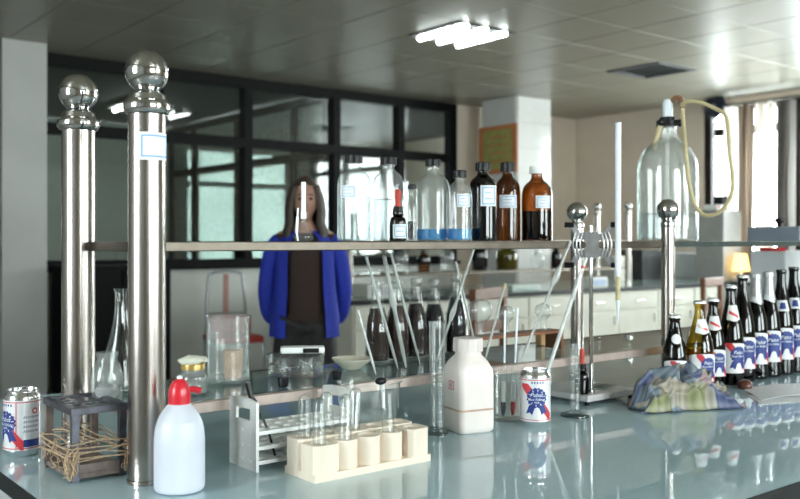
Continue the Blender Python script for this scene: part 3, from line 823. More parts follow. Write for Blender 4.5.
# squeeze bottle with red cap --------------------------------------
p = at(179.5, 490, B); s = scale(*p); q = 1/s
t = thing('squeeze_bottle', 'milky white plastic bottle with red dome cap in the front', 'bottle', (p[0], p[1], B), facing(*p))
R_ = 25*q
obj('bottle_body', lat([(0, .003), (R_*.8, .001, .004), (R_, .002, .010), (R_, 62*q, .030), (R_*.74, 78*q, .022), (11*q, 86*q, .006), (10*q, 90*q), (0, 90*q)], 36), HDPE, t)
cp = obj('red_cap', lat([(0, 84*q), (11.0*q, 84*q), (11.0*q, 96*q, .003), (10*q, 104*q, .010), (5*q, 111*q, .008), (0, 112*q)], 28), REDPL, t)
obj('flip_spout', tub([(8*q, .004, 100*q), (14*q, .004, 100*q), (21*q, .004, 98*q)], 3.2*q, 10), REDPL, cp)
obj('cap_nub', lat([(0, 110*q), (3*q, 110*q), (2.6*q, 114*q), (0, 115*q)], 12), WHITEP, cp)

# white plastic test tube rack -------------------------------------
fa = at(255, 473, B); la = at(222, 463, B)
t = thing('test_tube_rack', 'white plastic three-tier test tube rack with handle slots', 'rack', (fa[0]+.002, fa[1], B), math.radians(0))
Wd, Ln, Hh = .100, .215, .128
def end_plate(x):
    bm = bmesh.new()
    for q_ in ((0, Wd, 0, .088), (0, .022, .088, .110), (.075, Wd, .088, .110)): box(bm, x, x+.006, q_[0], q_[1], q_[2], q_[3])
    vs = [bm.verts.new(c) for c in ((x, 0, .110), (x, Wd, .110), (x, Wd, Hh-.004), (x, Wd*.7, Hh), (x, Wd*.3, Hh), (x, 0, Hh-.004))]
    ws = [bm.verts.new((v_.co.x+.006, v_.co.y, v_.co.z)) for v_ in vs]
    bm.faces.new(vs); bm.faces.new(ws[::-1])
    for k in range(6): bm.faces.new((vs[k], ws[k], ws[(k+1) % 6], vs[(k+1) % 6]))
    e = obj('end_plate', bm, WHITEP, t, smooth=False)
    for i in range(3):
        for z in (.014, .040, .067): obj('tenon', bbox(x-.0012, x, Wd*(.18+.3*i), Wd*(.28+.3*i), z, z+.005), WHITEP, e, smooth=False)
end_plate(0); end_plate(Ln-.006)
for z in (.012, .038, .065):
    bm = bmesh.new(); perforated(bm, 7, 3, (Ln-.014)/7, (Wd-.004)/3, z, z+.007, .0105, .007, .002); obj('tier', bm, WHITEP, t, smooth=False)
o = tub([(0, 0, 0), (.03, .0, .075), (.047, .004, .128)], .0032, 8, n=5)
dx = at(276, 456, B)
q1 = thing('stirring_rod', 'black rod leaning in the white plastic rack', 'rod', (fa[0]+.052, fa[1]+.018, B+.02))
cu = onv(252, 1.69)-(fa[0]+.052)
obj('shaft', tub([(0, 0, 0), (-.012, .008, .05), (-.030, .02, .098)], .0022, 8, n=4), BLACKP, q1)
obj('grip', tub([(-.030, .02, .098), (-.038, .024, .112), (-.042, .028, .135)], .0048, 8, n=4), BLACKP, q1)

# pale rack block with inverted test tubes -------------------------
c0 = at(315, 484, B)
t = thing('test_tube_block', 'pale stepped wooden block carrying upturned test tubes', 'rack', (c0[0], c0[1]+.001, B))
cw, cd, hb = .052, .049, .066
bm = bmesh.new(); box(bm, 0, 5*cw, 0, 2*cd, 0, .013)
perforated(bm, 5, 1, cw, cd, .013, hb, .0165, 0, cd, 16)
perforated(bm, 1, 1, cw*1.05, cd, .013, hb-.004, .0165, 0, 0, 16)
perforated(bm, 1, 1, cw*.95, cd, .013, hb-.002, .0165, 4.05*cw, 0, 16)
obj('block_body', bm, PALEW, t, smooth=False)
for k in range(3):
    bm = bmesh.new(); cx, cy = cw*(1.52+.98*k), cd*.54
    lathe(bm, [(.0165, .013), (.0245, .013), (.0245, hb-.003), (.0165, hb-.003)], 24, cx, cy, closed=True)
    obj('tube_socket', bm, PALEW, t)
g = 'upturned test tubes on the pale block'
tubes = [(305, 401, .5, 'leftmost upturned test tube on the pale block'), (318, 397, .6, 'upturned test tube second from the left on the pale block'), (340, 394, 2.5, 'leaning upturned test tube in the middle of the pale block'), (328, 396, 1.6, 'upturned test tube third from the left on the pale block'),
         (368, 390, 3.6, 'tilted upturned test tube second from the right on the pale block'), (383, 389, 4.5, 'rightmost upturned test tube on the pale block')]
sockets = [(.5, .5), (.5, 1.5), (1.52, .54), (1.5, 1.5), (2.5, 1.5), (3.48, .54)]
sx = [(.5*cw, .5*cd, 0), (.5*cw, 1.5*cd, .05), (1.52*cw, .54*cd, .06), (1.5*cw, 1.5*cd, -.16), (2.5*cw, 1.5*cd, .02), (3.48*cw*.86, .60*cd, .12)]
for k, (pxx, top, _, lab) in enumerate(tubes):
    cx, cy = [(.5*cw, .54*cd), (.5*cw, 1.5*cd), (1.52*cw, .54*cd), (1.5*cw, 1.5*cd), (2.5*cw, 1.5*cd), (3.48*cw, .54*cd)][k]
    lean = [(.0, 0), (0, 0), (.10, -.02), (-.12, .02), (.14, 0), (-.10, 0)][k]
    tt = thing('test_tube', lab, 'test tube', (c0[0]+cx, c0[1]+cy, B+.0135+(.0 if k else 0)), 0, g)
    Lt = .128; r_ = .0118
    pr = [(r_+.001, 0), (r_, .003), (r_, Lt-.012)]+[(r_*math.cos(a), Lt-.012+.012*math.sin(a)) for a in (.3, .6, .9, 1.2, 1.45)]+[(0, Lt)]
    pi_ = [(0, Lt-.0012)]+[((r_-.0011)*math.cos(a), Lt-.013+.012*math.sin(a)) for a in (1.4, 1.0, .6, .2)]+[(r_-.0011, .003), (r_-.0004, 0)]
    bm = bmesh.new(); lathe(bm, pr+pi_, 20); obj('glass_wall', bm, GL, tt)
    tt.rotation_euler = (lean[1], lean[0]*.5, 0)

# big beaker on the bench behind the block -------------------------
def beaker(label, loc, r, h, gm=GL, name='glass_beaker', spout=True, liquid=None, cat='beaker', group=None):
    t = thing(name, label, cat, loc, facing(loc[0], loc[1]), group)
    w_ = .0022
    bm = lat([(0, .001), (r*.8, 0, .004), (r, .001, .008), (r, h-.006), (r+.003, h-.001, .001), (r+.002, h), (r-w_, h-.004), (r-w_, .006, .006), (0, .004)], 36)
    if spout:
        for v_ in bm.verts:
            d = math.hypot(v_.co.x, v_.co.y)
            if v_.co.z > h-.02 and d > r*.8:
                a = math.atan2(v_.co.y, v_.co.x); k_ = max(0, math.cos(a))**20*(v_.co.z-h+.02)/.02
                v_.co.x += .012*k_
    obj('glass_wall', bm, gm, t)
    if liquid: obj('liquid', lat([(0, .005), (r-w_-.0006, .005), (r-w_-.0006, liquid[0]), (0, liquid[0])], 32), liquid[1], t)
    return t
p = (onv(367, 1.462), 1.462)
s = scale(*p)
t = beaker('large glass beaker with a white label behind the upturned test tubes', (p[0], p[1]+.0, B), 29/s, 66/s)
paper_label(t, lambda z: 29/s, .055, .085, -.9, .03, rows=1)
q = thing('rubber_teat', 'black and white pipette teat hooked on the beaker rim', 'pipette teat', (p[0]+.02, p[1]-.02, B+66/s-.004))
obj('bulb', ell(bmesh.new(), (0, 0, .004), .014, .008, .008), BLACKP, q)
obj('stem', tub([(.004, 0, 0), (.004, -.002, -.05)], .0045, 8), WHITEP, q)

# measuring cylinders ----------------------------------------------
def cylinder(label, p, r, h, rb, group='measuring cylinders', col=GL):
    t = thing('measuring_cylinder', label, 'measuring cylinder', (p[0], p[1], B), facing(*p), group)
    obj('foot', lat([(0, 0), (rb, 0, .001), (rb, .004, .001), (rb*.7, .009, .003), (r, .013), (0, .013)], 32), glass('foot_glass', (.92, .96, .95), (.55, .65, .62), .10, 2), t)
    obj('glass_tube', lat([(0, .013), (r, .013), (r, h-.004), (r+.002, h, .001), (r-.0012, h), (r-.0018, h-.004), (r-.0018, .016), (0, .016)], 24), col, t)
    bm = bmesh.new()
    for k in range(10): rect(bm, -.004 if k % 5 else -.007, .004, .03+(h-.05)*k/10, .0306+(h-.05)*k/10)
    obj('graduation', wrap(bm, lambda z: r, .0004, .4, 4), PAINTW, t)
    return t
p = at(437, 434, B); s = scale(*p)
cylinder('tall glass measuring cylinder left of the white jerry bottle', p, 8/s, 112/s, 11/s)
p = at(575, 416, B); s = scale(*p)
cylinder('thin glass measuring cylinder with round foot in front of the burette stand', p, 5/s, 72/s, 14.5/s)

# white jerry bottle -----------------------------------------------
p = (onv(468, 1.455), 1.455); s = scale(*p); q = 1/s
t = thing('jerry_bottle', 'stained white square plastic bottle with wide screw cap', 'bottle', (p[0], p[1], B), facing(*p)+math.radians(31))
def rsq(bm, secs, n=6):
    rings = []
    for hw, cr, z in secs:
        ring = []
        for (sx_, sy_, a0) in ((1, 1, 0), (-1, 1, PI/2), (-1, -1, PI), (1, -1, 1.5*PI)):
            for k in range(n):
                a = a0+PI/2*k/(n-1); ring.append(bm.verts.new((sx_*(hw-cr)+cr*math.cos(a), sy_*(hw-cr)+cr*math.sin(a), z)))
        rings.append(ring)
    for a, b in zip(rings, rings[1:]):
        for k in range(len(a)):
            j = (k+1) % len(a); bm.faces.new((a[k], a[j], b[j], b[k]))
    bm.faces.new(rings[0][::-1]); bm.faces.new(rings[-1]); return bm
hw = 20.0*q
secs = [(hw*.90, hw*.3, .0), (hw*.98, hw*.3, 2*q), (hw, hw*.28, 6*q), (hw, hw*.28, 56*q), (hw*.97, hw*.32, 62*q), (hw*.86, hw*.5, 69*q), (hw*.66, hw*.6, 75*q), (12.5*q, 12.49*q, 78*q), (12.5*q, 12.49*q, 82*q)]
obj('bottle_body', rsq(bmesh.new(), secs), HDPE2, t, angle=50)
cap(t, 13.0*q, 79*q, 13*q, HDPE2)
bm = bmesh.new()
rsq(bm, [(hw+.0003, hw*.28, 22*q), (hw+.0008, hw*.28, 23*q), (hw+.0003, hw*.28, 24*q)])
obj('brown_tide_line', bm, mat('brown_stain', (.50, .33, .24), .6, 0, .2, 40), t)
bm = bmesh.new()
for r_ in ((-7, 3, 50, 51), (-7, 3, 42, 43), (-7, -6, 42, 51), (2, 3, 42, 51), (-4.6, -4, 44, 49), (-4.6, -3, 46, 47), (-3.2, -2.6, 44, 49), (-1.8, -1.2, 44, 49), (-1.2, 0, 48.2, 49), (-1.2, 0, 44, 44.8)):
    rect(bm, r_[0]*q, r_[1]*q, r_[2]*q, r_[3]*q)
for v_ in bm.verts: v_.co = Vector((-hw-.0006, -v_.co.x-4*q, v_.co.z))
obj('red_mark', bm, mat('red_ink', (.62, .16, .18), .6, 0, .1, 50), t, smooth=False)

# beaker with two hydrometers behind the right can ------------------
p = (onv(516, 1.455), 1.455); s = scale(*p)
beaker('low glass beaker holding two hydrometers beside the beer can', (p[0]-.0, p[1]+.03, B), 17/s, 48/s)
bp = (p[0], p[1]+.03)
def hydrometer(dx, dy, bulbm, label, lean, k):
    t = thing('hydrometer', label, 'hydrometer', (bp[0]+dx, bp[1]+dy, B+.008), facing(*bp), 'hydrometers in the beaker')
    obj('bulb', lat([(0, 0), (.003, .004, .002), (.0062, .018, .004), (.0062, .030, .003), (.006, .034), (0, .034)], 16), bulbm, t)
    obj('paper_scale', lat([(0, .035), (.0055, .035), (.0055, .082), (0, .082)], 16), PAINTW, t)
    obj('glass_body', lat([(0, .033), (.0075, .036, .003), (.0082, .09, .004), (.0075, .112, .012), (.0032, .126, .006), (.0030, .150), (0, .150)], 18), GL, t)
    obj('stem', lat([(0, .126), (.0026, .126), (.0026, .245+k, .001), (0, .247+k)], 12), BURW, t)
    obj('tip', lat([(0, -.004), (.002, -.002), (.002, .003), (0, .003)], 8), ALU, t)
    t.rotation_euler = (0, lean, facing(*bp))
hydrometer(-.016, -.004, DARKL, 'hydrometer with black bulb standing in the low beaker', .02, 0)
hydrometer(.006, -.012, REDPL, 'hydrometer with red bulb standing in the low beaker', .05, .006)

# burette stand ----------------------------------------------------
pf = at(598, 404, B); uc, vc = pf
st = thing('burette_stand', 'burette stand with white base plate, steel rod and double clamp', 'stand', (uc, vc, B))
fr = at(593, 405, B); rt = at(645, 399, B); lf = at(555, 392, B)
x0 = lf[0]-uc
obj('base_plate', bbox(-.045, .150, -.005, .190, .009, .026, .003), PLATE, st, smooth=False)
for a in (-.035, .14):
    for b in (.005, .18): obj('foot', lat([(0, 0), (.007, 0), (.007, .009), (0, .009)], 12, cx=a, cy=b), BLACKP, st)
rodp = (onv(591, vc+.026)-uc, .026)
obj('rod', tub([(rodp[0], rodp[1], .026), (rodp[0], rodp[1], .455)], .0052, 14), CHROME, st)
obj('rod_nut', lat([(0, .026), (.010, .026), (.010, .034, .002), (0, .034)], 16, cx=rodp[0], cy=rodp[1]), CHROME, st)
# clamp in a frame that faces the camera side
cl = bpy.data.objects.new('burette_clamp', None); C.objects.link(cl); cl.parent = st
cl.location = (rodp[0], rodp[1]-.004, .405); cl.rotation_euler = (0, 0, facing(uc, vc)); cl.scale = (1.0, 1, 1.1)
bm = bmesh.new(); box(bm, -.016, .016, -.014, .012, -.030, .030)
for k in range(4): box(bm, -.018, .018, -.018, -.012, -.026+k*.015, -.019+k*.015)
obj('boss', bm, GREYM, cl, smooth=False)
obj('wing_screw', tub([(0, -.012, 0), (0, -.035, 0)], .005, 10), GREYM, cl)
for sg in (-1, 1):
    bm = bmesh.new()
    for zz in (-1, 1):
        bar_ = [(sg*.014, zz*.024), (sg*.030, zz*.030), (sg*.046, zz*.052), (sg*.062, zz*.052), (sg*.050, zz*.034), (sg*.040, zz*.014), (sg*.014, zz*.010)]
        a = [bm.verts.new((x, -.006, z)) for x, z in bar_]; b = [bm.verts.new((x, .006, z)) for x, z in bar_]
        bm.faces.new(a); bm.faces.new(b[::-1])
        for k in range(len(a)): j = (k+1) % len(a); bm.faces.new((a[k], b[k], b[j], a[j]))
    obj('clamp_jaw', bm, GREYM, cl, smooth=False)
    bm = bmesh.new()
    for k in range(3): tube(bm, smooth_path([(sg*(.022+.009*k), -.008, -.030), (sg*(.030+.009*k), -.010, 0), (sg*(.022+.009*k), -.008, .030)], 5), .0022, 6)
    obj('spring', bm, GREYM, cl)
    for zz in (-1, 1):
        obj('rubber_roller', tub([(sg*.046, -.004, zz*.047), (sg*.070, -.004, zz*.047)], .0065, 10), BLACKP, cl)
# burettes held by it
fx = facing(uc, vc)
def burette(sgn, z0, z1, label, m, tip=True):
    off = Vector((sgn*.064, -.016, 0)); off.rotate(Matrix.Rotation(fx, 3, 'Z'))
    t = thing('burette', label, 'burette', (uc+rodp[0]+off.x, vc+rodp[1]-.004+off.y, B), fx, 'burettes')
    obj('barrel', lat([(0, z0+.12), (.0052, z0+.12), (.0075, z0+.14, .004), (.0075, z1-.004), (.0088, z1, .001), (.006, z1), (.006, z1-.03), (0, z1-.03)], 18), m, t)
    obj('rubber_sleeve', lat([(0, z0+.06), (.0062, z0+.06), (.0062, z0+.12), (0, z0+.12)], 12), HOSE, t)
    obj('tip', lat([(0, z0), (.0012, z0), (.0045, z0+.055, .004), (.0045, z0+.062), (0, z0+.062)], 12), BURW, t)
    bm = bmesh.new()
    for k in range(24): rect(bm, -.003 if k % 5 else -.005, .003, z0+.16+(z1-z0-.22)*k/24, z0+.1606+(z1-z0-.22)*k/24)
    obj('graduation', wrap(bm, lambda z: .0075, .0004, .3, 4), BLUEP, t)
burette(1, .205, .715, 'long white burette upright in the right side of the clamp', BURW)
dropper_bottle(583, 389, B+.026, 0, 14, 46, 'small amber dropper bottle with red rubber bulb on the stand plate', lab=False, loc=(onv(582, vc+.024), vc+.024, B+.0262))
tag(obj('glass_slide', bbox(-.045, .045, -.03, .03, 0, .004, .001), glass('slide_glass', (.85, .9, .9), (.6, .7, .7), .1, 2, .01, .5), loc=(uc+.085, vc+.06, B+.0262), rotz=.3, smooth=False), 'clear glass tile lying on the white stand plate', 'glass tile')

# leaning pipettes -------------------------------------------------
def pipette(top, bot, vt, vb, zb, label, r=.0034, bulb=None, m=GL, mark=None, tipm=None):
    """top / bot pixels; the pipette leans from the lower level up to the front or rear rail"""
    ut, ub = onv(top[0], vt), onv(bot[0], vb)
    zt = CZ-(top[1]-HOR)/scale(ut, vt)
    A = Vector((ub, vb, zb)); D = Vector((ut, vt, zt))
    t = thing('pipette', label, 'pipette', A, 0, 'pipettes leaning on the reagent rack')
    d = D-A; n = 24
    pts = [d*(k/n) for k in range(n+1)]
    rad = [r*(.35+.65*min(1, k/(n*.12))) if bulb is None else (r*(.35+.65*min(1, k/(n*.12))) + (bulb[1]*math.exp(-((k/n-bulb[0])/.055)**4))) for k in range(n+1)]
    bm = bmesh.new(); tube(bm, pts, r, 12, radii=rad); obj('glass_stem', bm, m, t)
    if mark: bm = bmesh.new(); tube(bm, [d*mark, d*(mark+.012)], r+.0007, 12); obj('red_ring', bm, REDP, t)
    if tipm: bm = bmesh.new(); tube(bm, [d*.93, d*1.0], r+.0006, 10); obj('tip', bm, tipm, t)
FRT = RF-.018
PIP = glass('milky_pipette_glass', (.86, .89, .88), (.55, .62, .6), .08, 1.5, .02, .45, (.85, .86, .84))
pipette((366, 256), (398, 356), RF+.03, RF+.10, ZL+.002, 'glass pipette leaning right, first from the left under the shelf', m=PIP)
pipette((384, 256), (406, 350), RF+.03, RF+.11, ZL+.002, 'thick glass pipette leaning right, second from the left under the shelf', .0048, (.62, .004), m=PIP)
pipette((391, 254), (420, 352), RF+.035, RF+.14, ZL+.002, 'thin glass pipette third from the left under the shelf', .003, m=PIP)
pipette((474, 249), (436, 336), RF+.03, RF+.12, ZL+.002, 'glass pipette leaning left across the rightmost cola bottle', .003, (.45, .004), m=PIP)
pipette((456, 262), (478, 330), RF+.05, RF+.14, ZL+.002, 'short glass tube leaning beside the rightmost cola bottle', .003, m=PIP)
pipette((505, 284), (484, 360), RF+.12, RF+.05, ZL+.002, 'thin pipette with amber end behind the hydrometers', .0034, tipm=HOSE, m=PIP)
pipette((571, 241), (522, 362), RF-.016, RF+.05, ZL+.002, 'bulb pipette leaning against the shelf edge over the beer can', .0036, (.70, .006), m=PIP)
pipette((586, 258), (535, 362), RF-.05, RF-.02, B+.004, 'thick pipette with red ring leaning left of the stand rod', .0055, mark=.93, m=PIP)
pipette((358, 310), (376, 356), RF+.08, RF+.06, ZL+.002, 'short thin glass rod beside the leftmost cola bottle', .0028, m=PIP)

# cola-like dark bottles on the lower shelf ------------------------
g = 'dark bottles standing on the lower shelf'
def soda(px_, label, v, hpx, gm, lm, fill):
    u = onv(px_, v); s = scale(u, v); Hs = hpx/s; r = .0305
    t = thing('dark_bottle', label, 'bottle', (u, v, ZL), facing(u, v), g)
    obj('glass_body', lat([(0, .003), (r*.85, 0, .006), (r, .012, .012), (r*.96, Hs*.2, .02), (r, Hs*.36, .03), (r*.90, Hs*.50, .03), (.0145, Hs*.74, .02), (.0125, Hs-.02, .003), (.0150, Hs-.014, .002), (.0145, Hs, .001), (.010, Hs), (.010, Hs-.02), (0, Hs-.02)], 28), gm, t)
    obj('liquid', lat([(0, .005), (r*.82, .006, .004), (r-.004, .014, .008), (r*.88, Hs*.2, .02), (r-.004, Hs*.36, .02), (r*.8, Hs*.49, .02), (r*.8-(r*.8-.0125)*max(0, fill-.49)/.25, Hs*fill), (0, Hs*fill)], 26), lm, t)
SODAG = glass('pale_bottle_glass', (.93, .94, .93), (.55, .58, .56), .06, 2.2, .02, .02, (.8, .8, .8))
AMBL = mat('cola_brown_liquid', (.020, .005, .002), .15, 0, .3, 20, spec=.1)
soda(377, 'brown dark bottle, leftmost of the five on the lower shelf', 1.775, 82, SODAG, AMBL, .66)
soda(397, 'dark brown bottle second from the left on the lower shelf', 1.775, 80, SODAG, AMBL, .68)
soda(416, 'dark bottle in the middle of the five on the lower shelf', 1.780, 80, SODAG, BROWNL, .68)
soda(434, 'dark bottle behind the measuring cylinder on the lower shelf', 1.785, 76, SODAG, DARKL, .68)
soda(456, 'black-filled bottle, rightmost of the five on the lower shelf', 1.775, 80, SODAG, DARKL, .70)

# upturned round flasks in a small wooden drying rack --------------
v = 1.70
uu = onv(470, v); ue = onv(556, v)
t = thing('drying_rack', 'low brown wooden drying rack on the lower shelf', 'rack', (uu, v, ZL))
obj('top_board', bbox(-.005, ue-uu, -.03, .03, .046, .054, .001), WOODBR, t, smooth=False)
for a in (.0, (ue-uu)-.012): obj('side', bbox(a, a+.01, -.03, .03, 0, .046, .001), WOODBR, t, smooth=False)
def upflask(px_, ztop, r, label, vv):
    u = onv(px_, vv); q = thing('round_flask', label, 'flask', (u, vv, ZL+.0545), facing(u, vv), 'upturned flasks on the drying rack')
    h = ztop
    obj('glass_bulb', lat([(.010, 0), (.0085, .004), (.0080, h-2*r, .006), (r*.75, h-1.55*r, .012), (r, h-r, .02), (r*.8, h-.25*r, .015), (0, h)], 28), GLB, q)
upflask(480, .098, .0345, 'large round flask upside down on the drying rack', v)
upflask(506, .075, .0240, 'small round flask upside down in the middle of the drying rack', v)
upflask(543, .075, .0240, 'small round flask upside down at the right of the drying rack', v)
u = onv(475, 1.62)
tag(obj('wood_block', bbox(-.013, .013, -.013, .013, 0, .040, .002), mat('tan_block', (.50, .30, .14), .6, 0, .15, 30), loc=(onv(474, 1.60), 1.60, ZL), smooth=False), 'tan wooden block behind the jerry bottle cap', 'block')
tag(obj('wood_block', bbox(-.012, .012, -.012, .012, 0, .042, .002), mat('tan_block', (.5, .3, .14)), loc=(onv(541, 1.78), 1.78, ZL), smooth=False), 'tan wooden block behind the right small flask', 'block')

# inverted big beaker, jars and odds on the lower shelf at left ----
v = 1.73; u = onv(228, v); s = scale(u, v)
beaker('tall straight glass jar with thick rim on the lower shelf, a cork inside', (u, v, ZL), 21.5/s, 66/s, GLB, 'glass_jar', False, cat='jar')
tag(obj('cork_stopper', lat([(0, 0), (.018, 0, .003), (.022, .062, .004), (0, .062)], 20), CORK, loc=(u+.012, v, ZL+.0055)), 'large cork stopper inside the straight glass jar', 'stopper')
v = 1.64; u = onv(193, v); s = scale(u, v)
t = thing('glass_jar', 'short glass jar with yellow-brown lid beside the red-capped bottle', 'jar', (u, v, ZL), facing(u, v))
obj('glass_body', lat([(0, .002), (.026, 0, .006), (.028, .034, .01), (.022, .044, .004), (.022, .05), (0, .05)], 26), GLB, t)
obj('lid', lat([(0, .048), (.0235, .048), (.0235, .060, .003), (0, .061)], 24), mat('brass_lid', (.50, .34, .12), .3, .6, .15, 30), t)
bm = ell(bmesh.new(), (0, 0, .066), .030, .024, .009, 18, 10)
for v_ in bm.verts: v_.co += Vector((0, 0, .006*noise.noise(v_.co*70)))
obj('cloth_wad', bm, mat('pale_wad', (.62, .62, .52), .8, 0, .15, 60), t)
# crystallising dish with metal bits
v = 1.70; u = onv(296, v); s = scale(u, v)
t = thing('glass_dish', 'wide shallow glass dish of metal clips on the lower shelf', 'dish', (u, v, ZL), facing(u, v))
obj('glass_wall', lat([(0, .001), (.055, 0, .006), (.062, .004, .008), (.062, .046, .002), (.066, .050, .002), (.058, .049), (.058, .008, .006), (0, .005)], 36), GL, t)
for k in range(6):
    a = rnd.random()*6.3; rr = .042*math.sqrt(rnd.random())
    c = (rr*math.cos(a), rr*math.sin(a), .048+.006*rnd.random())
    c2 = (c[0]+.022*math.cos(a*3), c[1]+.022*math.sin(a*3), c[2]+.006)
    q = thing('metal_clip', 'shiny metal spring clip lying in the shallow glass dish', 'clip', (u+c[0], v+c[1], ZL+c[2]-.03), a, 'metal clips in the glass dish')
    obj('jaw', tub([(0, 0, 0), (.012, .004, .008), (.026, 0, .006)], .0028, 8, n=4), CHROME, q)
    obj('spring', tub([(.004, -.005, .004), (.008, 0, .012), (.004, .006, .004)], .0022, 8, n=4), CHROME, q)
t = thing('white_soap_box', 'flat white box with black catch lying across the shallow glass dish', 'box', (onv(294, 1.72), 1.72, ZL+.0505), facing(onv(294, 1.72), 1.72))
obj('body', bbox(-.03, .068, -.020, .020, 0, .014, .004), WHITEP, t, smooth=False); obj('catch', bbox(.02, .055, -.023, -.020, .002, .012, .001), BLACKP, t, smooth=False)
u = onv(283, 1.60)
tag(obj('rubber_stopper', lat([(0, 0), (.010, 0, .001), (.0125, .020, .001), (0, .020)], 20), BLACKP, loc=(u, 1.60, ZL)), 'black rubber stopper in front of the shallow glass dish', 'stopper')
u = onv(336, 1.62)
tag(obj('rubber_stopper', lat([(0, 0), (.009, 0, .001), (.0115, .019, .001), (0, .019)], 20), BLACKP, loc=(onv(337, 1.61), 1.61, ZL)), 'black rubber stopper beside the large beaker rim', 'stopper')
v = 1.492; u = onv(319, v)
t = thing('rubber_bulb', 'red-brown rubber suction bulb behind the pale block', 'rubber bulb', (u, v, B), 0)
obj('bulb', ell(bmesh.new(), (0, 0, .022), .024, .022, .022, 20, 12), REDRB, t); obj('neck', tub([(.026, 0, .026), (.044, .0, .03)], .008, 10), REDRB, t)
v = 1.72; u = onv(352, v)
t = thing('evaporating_dish', 'low cream porcelain dish on the lower shelf before the cola bottles', 'dish', (u, v, ZL), facing(u, v))
obj('bowl', lat([(0, .001), (.020, 0, .004), (.046, .022, .006), (.048, .026), (.044, .024), (.018, .005, .004), (0, .005)], 30), mat('cream_porcelain', (.74, .68, .56), .25, 0, .05, 20), t)

# ================================================================== beer bottles in a row
g = 'beer bottles lined up in front of the rack'
FOIL = mat('silver_neck_foil', (.70, .70, .72), .35, .7, .12, 60, .1)
CROWN = mat('crown_cap_metal', (.66, .66, .68), .3, .9, .1, 50)
def beer(px_, ptop, r, Hb, gm, label, neck, v=1.452, emb=.15, capped=True, beerm=None, labz=(.13, .40)):
    u = onv(px_, v)
    t = thing('beer_bottle', label, 'bottle', (u, v, B), facing(u, v), g)
    nr = .0135
    hs = Hb*.52
    P_ = prof([(0, .004), (r*.85, .001, .004), (r, .004, .008), (r, hs, .035), (nr*1.5, Hb*.74, .03), (nr, Hb*.86, .02), (nr*.97, Hb-.018), (nr*1.13, Hb-.016, .001), (nr*1.13, Hb-.006, .001), (nr, Hb-.004), (0, Hb-.004)], 6)
    bm = bmesh.new(); lathe(bm, P_, 32); obj('glass_body', bm, gm, t)
    def rf(z):
        for (ra, za), (rb, zb_) in zip(P_, P_[1:]):
            if za <= z <= zb_ and zb_ > za: return ra+(rb-ra)*(z-za)/(zb_-za)
        return r
    if beerm: obj('beer', lat([(0, .006), (r-.004, .007, .006), (r-.003, hs-.01), (0, hs-.01)], 28), beerm, t)
    if capped:
        bm = bmesh.new(); n = 21
        lathe(bm, prof([(0, Hb-.008), (nr*1.30, Hb-.008), (nr*1.22, Hb-.001, .002), (nr*.9, Hb), (0, Hb)]), 42)
        for v_ in bm.verts:
            if v_.co.z < Hb-.007 and math.hypot(v_.co.x, v_.co.y) > nr:
                k = 1+.05*math.cos(21*math.atan2(v_.co.y, v_.co.x)); v_.co.x *= k; v_.co.y *= k
        obj('crown_cap', bm, CROWN, t)
    bm = bmesh.new(); w_ = r*1.9; z0, z1 = Hb*labz[0], Hb*labz[1]
    w_ = r*2.3
    poly(bm, [(-w_/2, z0), (w_/2, z0), (w_/2, z1)]+[(w_/2*math.cos(PI*k/12), z1+.008*math.sin(PI*k/12)) for k in range(1, 12)]+[(-w_/2, z1)])
    lb = obj('paper_label', wrap(bm, rf, .0008, emb, 14), PAINTW, t)
    em = bpy.data.objects.new('emblem', None); C.objects.link(em); em.parent = lb; em.location = (0, 0, z0*.42+z1*.58)
    s_ = (z1-z0)*.66
    rc = rf((z0+z1)/2)
    emblem(em, lambda z: rc, 0, s_, emb+.30, .0012, bw=s_*.72, small=True)
    if neck == 'round':
        bm = bmesh.new(); poly(bm, [(.013*math.cos(2*PI*k/20), Hb*.70+.013*math.sin(2*PI*k/20)) for k in range(20)])
        obj('neck_label', wrap(bm, rf, .001, emb, 10), PAINTW, t)
    elif neck == 'shield':
        bm = bmesh.new(); poly(bm, [(-.017, Hb*.66), (0, Hb*.64), (.017, Hb*.66), (.015, Hb*.80), (-.015, Hb*.80)])
        q = obj('neck_label', wrap(bm, rf, .001, emb, 10), PAINTW, t)
        bm = bmesh.new(); poly(bm, [(-.013, Hb*.72), (.013, Hb*.67), (.013, Hb*.70), (-.013, Hb*.75)]); obj('red_stripe', wrap(bm, rf, .0014, emb, 8), REDP, q)
    elif neck == 'foil':
        bm = bmesh.new(); lathe(bm, [(rf(Hb*z)+.0009, Hb*z) for z in (.72, .76, .80, .84, .88, .92, .945)]+[(nr*1.13+.001, Hb-.016), (nr*1.13+.001, Hb-.004), (nr*.9, Hb-.001), (0, Hb-.001)], 28)
        for v_ in bm.verts:
            if v_.co.z < Hb*.73: v_.co.z += .018*math.sin(math.atan2(v_.co.y, v_.co.x))
        obj('neck_foil', bm, FOIL, t)
        bm = bmesh.new(); poly(bm, [(-.014, Hb*.74), (.014, Hb*.70), (.014, Hb*.75), (-.014, Hb*.79)]); obj('neck_label', wrap(bm, rf, .0022, emb, 8), PAINTW, t)
    elif neck == 'low':
        bm = bmesh.new(); poly(bm, [(-.019, Hb*.60), (.019, Hb*.60), (.016, Hb*.70), (-.016, Hb*.70)])
        q = obj('neck_label', wrap(bm, rf, .001, emb, 10), PAINTW, t)
        bm = bmesh.new(); poly(bm, [(-.008, Hb*.62), (.010, Hb*.62), (.008, Hb*.68), (-.006, Hb*.68)]); obj('blue_mark', wrap(bm, rf, .0014, emb, 8), BLUEDK, q)
    return t
YBEER = glass('yellow_beer', (.70, .50, .06), (.35, .22, .02), .02, 1.5)
beer(674.8, 316, .0335, .215, BEERG, 'shortest brown beer bottle, first at the left end of the row', 'round', emb=.2)
